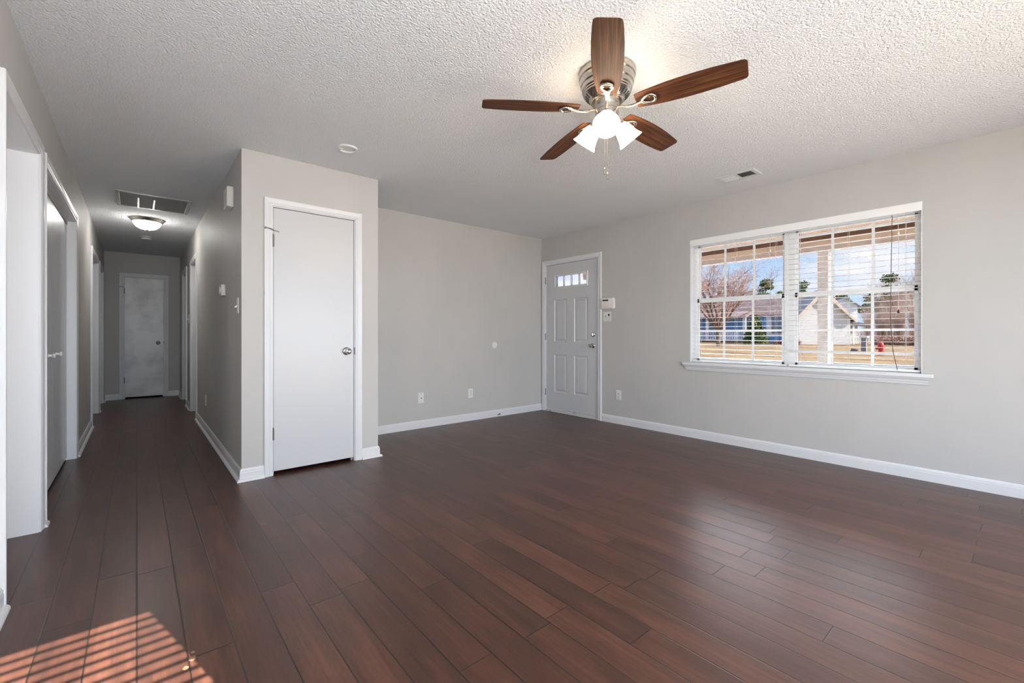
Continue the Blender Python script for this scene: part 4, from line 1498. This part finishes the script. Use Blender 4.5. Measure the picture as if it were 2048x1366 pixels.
tx_ = 49.0
bare_tree('bare_tree', (tx_, yat(1437, tx_), GZ), 10.2, 11, 'large spreading leafless tree in front of the blue house porch', None, M['twig'], 0.24, 0.85, (12, 7, 5, 3), 0.17, minr=0.011)
tag(bpy.data.objects['bare_tree'], group='trees seen through the window')
for (u, X_, hh, sd_, lab) in ((1790, 89, 10.2, 5, 'thin leafless tree behind the thicket, left of the right-hand pair'),
                              (1828, 101, 12.8, 8, 'tall leafless tree behind the thicket nearest the window edge'),
                              (1772, 131, 13.2, 21, 'thin leafless tree behind the thicket above the red hydrant'),
                              (1592, 90, 9.5, 31, 'leafless tree rising behind the blue house roof')):
    bare_tree('bare_tree', (X_, yat(u, X_), GZ), hh, sd_, lab, 'trees seen through the window', M['grey_twig'], 0.16, 0.55, (9, 6, 5, 2), 0.3)

# twiggy thicket
rs = random.Random(77)
first = None
spots_ = [(1735, 79, 1.0), (1757, 84, 1.08), (1779, 79, 0.95), (1803, 84, 1.12), (1825, 79, 1.05), (1845, 85, 1.1), (1766, 72, 0.8), (1797, 72, 0.86), (1834, 72, 0.9)]
plab = ['beside the white house porch', 'at the back, second along from the white house porch', 'in the middle row behind the red hydrant', 'tallest, at the back right of the hydrant',
        'in the middle row below the tall leafless tree', 'at the back by the right edge of the window view', 'low, in front, just left of the red hydrant', 'low, in front, just right of the red hydrant', 'low, in front, near the right window edge']
for (u, X_, sc), pl in zip(spots_, plab):
    lab = 'brown leafless shrub ' + pl
    if first is None:
        first = bare_tree('bare_shrub', (X_, yat(u, X_), GZ), 5.6, 42, lab, 'leafless shrubs on the far lawn', M['grey_twig'], 0.06, 0.5, (15, 9, 6, 2), 0.02, minr=0.010, tmin=0.02)
        first['category'] = 'shrub'
        o = first
    else:
        o = copy_tree(first)
        o['label'] = lab
        o.location = (X_, yat(u, X_), GZ)
        o.rotation_euler = (0, 0, rs.uniform(0, 6.28))
    o.scale = (sc * 0.36, sc * 0.36, sc)

# evergreen bush
ex = 57.0
ey = yat(1511, ex)
g = thing('evergreen_bush', (ex, ey, GZ), 'dense dark green cone-shaped bush in front of the blue house', 'bush')
rs = random.Random(3)
mb = MB()
for i in range(1500):
    t = rs.random() ** 1.4
    r = (1.28 * (1 - t) ** 0.75 + 0.10) * (0.75 + 0.3 * rs.random())
    a = rs.uniform(0, 2 * PI)
    leaf_cloud(mb, rs, (ex + r * math.cos(a), ey + r * math.sin(a), GZ + 0.25 + t * 3.35), (0.12, 0.12, 0.12), 1, 0.15)
mb.build('foliage', M['leaf'], g)
MB().lathe([(0.95, 0.25), (0.9, 1.0), (0.5, 2.3), (0.05, 3.4)], 14, Matrix.Translation((ex, ey, GZ)), True).build('inner_core', mat('dark_core_green', s2l((48, 52, 36)), 0.9), g, smooth=True)  # solid dark cone behind the leaves

# pines on the skyline
pin = None
for i, (u, X_, ztop, sc, lab) in enumerate(((1531, 100, 12.6, 1.0, 'tallest olive pine on the skyline, left of the mullion'),
                                            (1561, 112, 11.6, 0.9, 'dark pine on the skyline just left of the mullion'),
                                            (1605, 104, 12.0, 0.9, 'olive pine on the skyline just right of the mullion'),
                                            (1683, 108, 10.2, 0.85, 'rounded green pine above the white house'),
                                            (1743, 118, 10.6, 0.8, 'small dark pine on the skyline beside the vertical bar'),
                                            (1778, 110, 12.6, 0.95, 'flat-topped pine on the skyline above the hydrant'))):
    h_ = ztop - GZ
    if True:
        rs = random.Random(100 + i)
        x, y = X_, yat(u, X_)
        g = thing('pine_tree', (x, y, GZ), lab, 'tree', 'pines on the skyline')
        MB().tube([(x, y, GZ), (x + 0.1, y + 0.1, GZ + h_ * 0.5), (x, y, GZ + h_ * 0.96)], [0.22, 0.17, 0.06], 7).build('trunk', M['bark'], g, smooth=True)
        mb = MB()
        for k in range(20):
            a = rs.uniform(0, 6.28)
            t = rs.uniform(0.55, 1.0)
            rr = (1.0 - t) * 5.0 + 0.5
            c = (x + math.cos(a) * rr * rs.uniform(0.3, 1), y + math.sin(a) * rr * rs.uniform(0.3, 1), GZ + h_ * t - 0.3)
            s = rs.uniform(0.7, 1.15) * sc
            leaf_cloud(mb, rs, c, (1.1 * s, 1.1 * s, 0.55 * s), 70, 0.22)
        mb.build('crown', M['pine'], g)

# distant woods that close the horizon
rs = random.Random(55)
mb = MB()
for i in range(90):
    u = 1330 + 560 * i / 89 + rs.uniform(-4, 4)
    x = rs.uniform(140, 165)
    hh = rs.uniform(2.2, 5.0)
    leaf_cloud(mb, rs, (x, yat(u, x), GZ + hh * 0.5), (2.2, 2.2, hh * 0.55), 110, 0.16)
tag(mb.build('woods', M['grey_twig']), 'hazy brown woods along the far horizon', 'woods', kind='stuff')

rs = random.Random(61)
mb = MB()
for i in range(60):
    u = rs.uniform(1748, 1850)
    x = rs.uniform(68.0, 70.2)
    leaf_cloud(mb, rs, (x, yat(u, x), GZ + 0.45), (0.7, 0.5, rs.uniform(0.4, 0.75)), 55, 0.10)
tag(mb.build('undergrowth', M['twig']), 'low tangled brown brush under the leafless shrubs', 'brush', kind='stuff')

# low border shrubs by the blue house
rs = random.Random(9)
lf = None
for i, u in enumerate((1552, 1563, 1574, 1586, 1597)):
    x = 62.5 + 0.4 * (i % 2)
    y = yat(u, x)
    lab = ('low reddish border shrub under the blue house window', 'low reddish border shrub right of the blue house window', 'middle one of the low reddish border shrubs', 'low reddish border shrub next to the mullion', 'low reddish border shrub nearest the white house')[i]
    if lf is None:
        g = thing('border_shrub', (x, y, GZ), lab, 'shrub', 'border shrubs by the blue house')
        mb = MB()
        leaf_cloud(mb, rs, (x, y, GZ + 0.3), (0.30, 0.30, 0.32), 160, 0.09)
        mb.build('foliage', mat('reddish_leaves', s2l((158, 104, 88)), 0.8), g)
        MB().tube([(x, y, GZ), (x, y, GZ + 0.35)], 0.05, 6).build('stem', M['bark'], g)
        lf = g
    else:
        g = copy_tree(lf)
        g['label'] = lab
        g.location = (x, y, GZ)
        g.rotation_euler = (0, 0, rs.uniform(0, 6.28))

# hydrant
hx = 34.5
hy = yat(1762, hx)
g = thing('fire_hydrant', (hx, hy, GZ), 'red fire hydrant on the lawn across the street', 'fire hydrant')
Tm = Matrix.Translation((hx, hy, GZ))
MB().lathe([(0.20, 0.0), (0.20, 0.05), (0.13, 0.07), (0.125, 0.50), (0.16, 0.52), (0.16, 0.57), (0.12, 0.58)], 20, Tm, True).build('barrel', M['hydrant_red'], g, smooth=True)
MB().lathe([(0.15, 0.57), (0.14, 0.68), (0.09, 0.77), (0.035, 0.80), (0.035, 0.86), (0.0, 0.865)], 20, Tm, True).build('bonnet', M['hydrant_red'], g, smooth=True)
for a in (0.3, PI / 2 + 0.3, PI + 0.3):
    q = Tm @ Matrix.Translation((0, 0, 0.43)) @ Matrix.Rotation(a, 4, 'Z') @ Matrix.Rotation(PI / 2, 4, 'Y')
    MB().lathe([(0.065, 0.10), (0.065, 0.17), (0.085, 0.175), (0.085, 0.235), (0.03, 0.24), (0.03, 0.27)], 14, q, True).build('nozzle', M['hydrant_red'], g, smooth=True)

# utility pedestal and small tilted box
ux = 37.5
uy = yat(1728, ux)
g = thing('utility_post', (ux, uy, GZ), 'grey upright utility post with a pale cap on the far lawn', 'post')
MB().box(ux - 0.14, ux + 0.14, uy - 0.14, uy + 0.14, GZ, 0.86).build('post_body', mat('grey_post', s2l((140, 140, 142)), 0.6), g, bevel=0.01)
MB().box(ux - 0.2, ux + 0.2, uy - 0.22, uy + 0.22, 0.86, 0.98).build('cap', M['trim_out'], g, bevel=0.015)
bx_ = 37.0
by_ = yat(1707, bx_)
o = MB().hexa([(bx_ - 0.16, by_ - 0.18, GZ), (bx_ + 0.16, by_ - 0.18, GZ), (bx_ + 0.16, by_ + 0.2, GZ), (bx_ - 0.16, by_ + 0.2, GZ),
               (bx_ - 0.12, by_ - 0.26, GZ + 0.26), (bx_ + 0.12, by_ - 0.26, GZ + 0.26), (bx_ + 0.12, by_ + 0.08, GZ + 0.34), (bx_ - 0.12, by_ + 0.08, GZ + 0.34)]).build('utility_box', mat('dark_grey_box', s2l((110, 108, 108)), 0.6), None, origin=(bx_, by_, GZ), bevel=0.02)
tag(o, 'small tilted dark grey utility box left of the upright post', 'utility box')
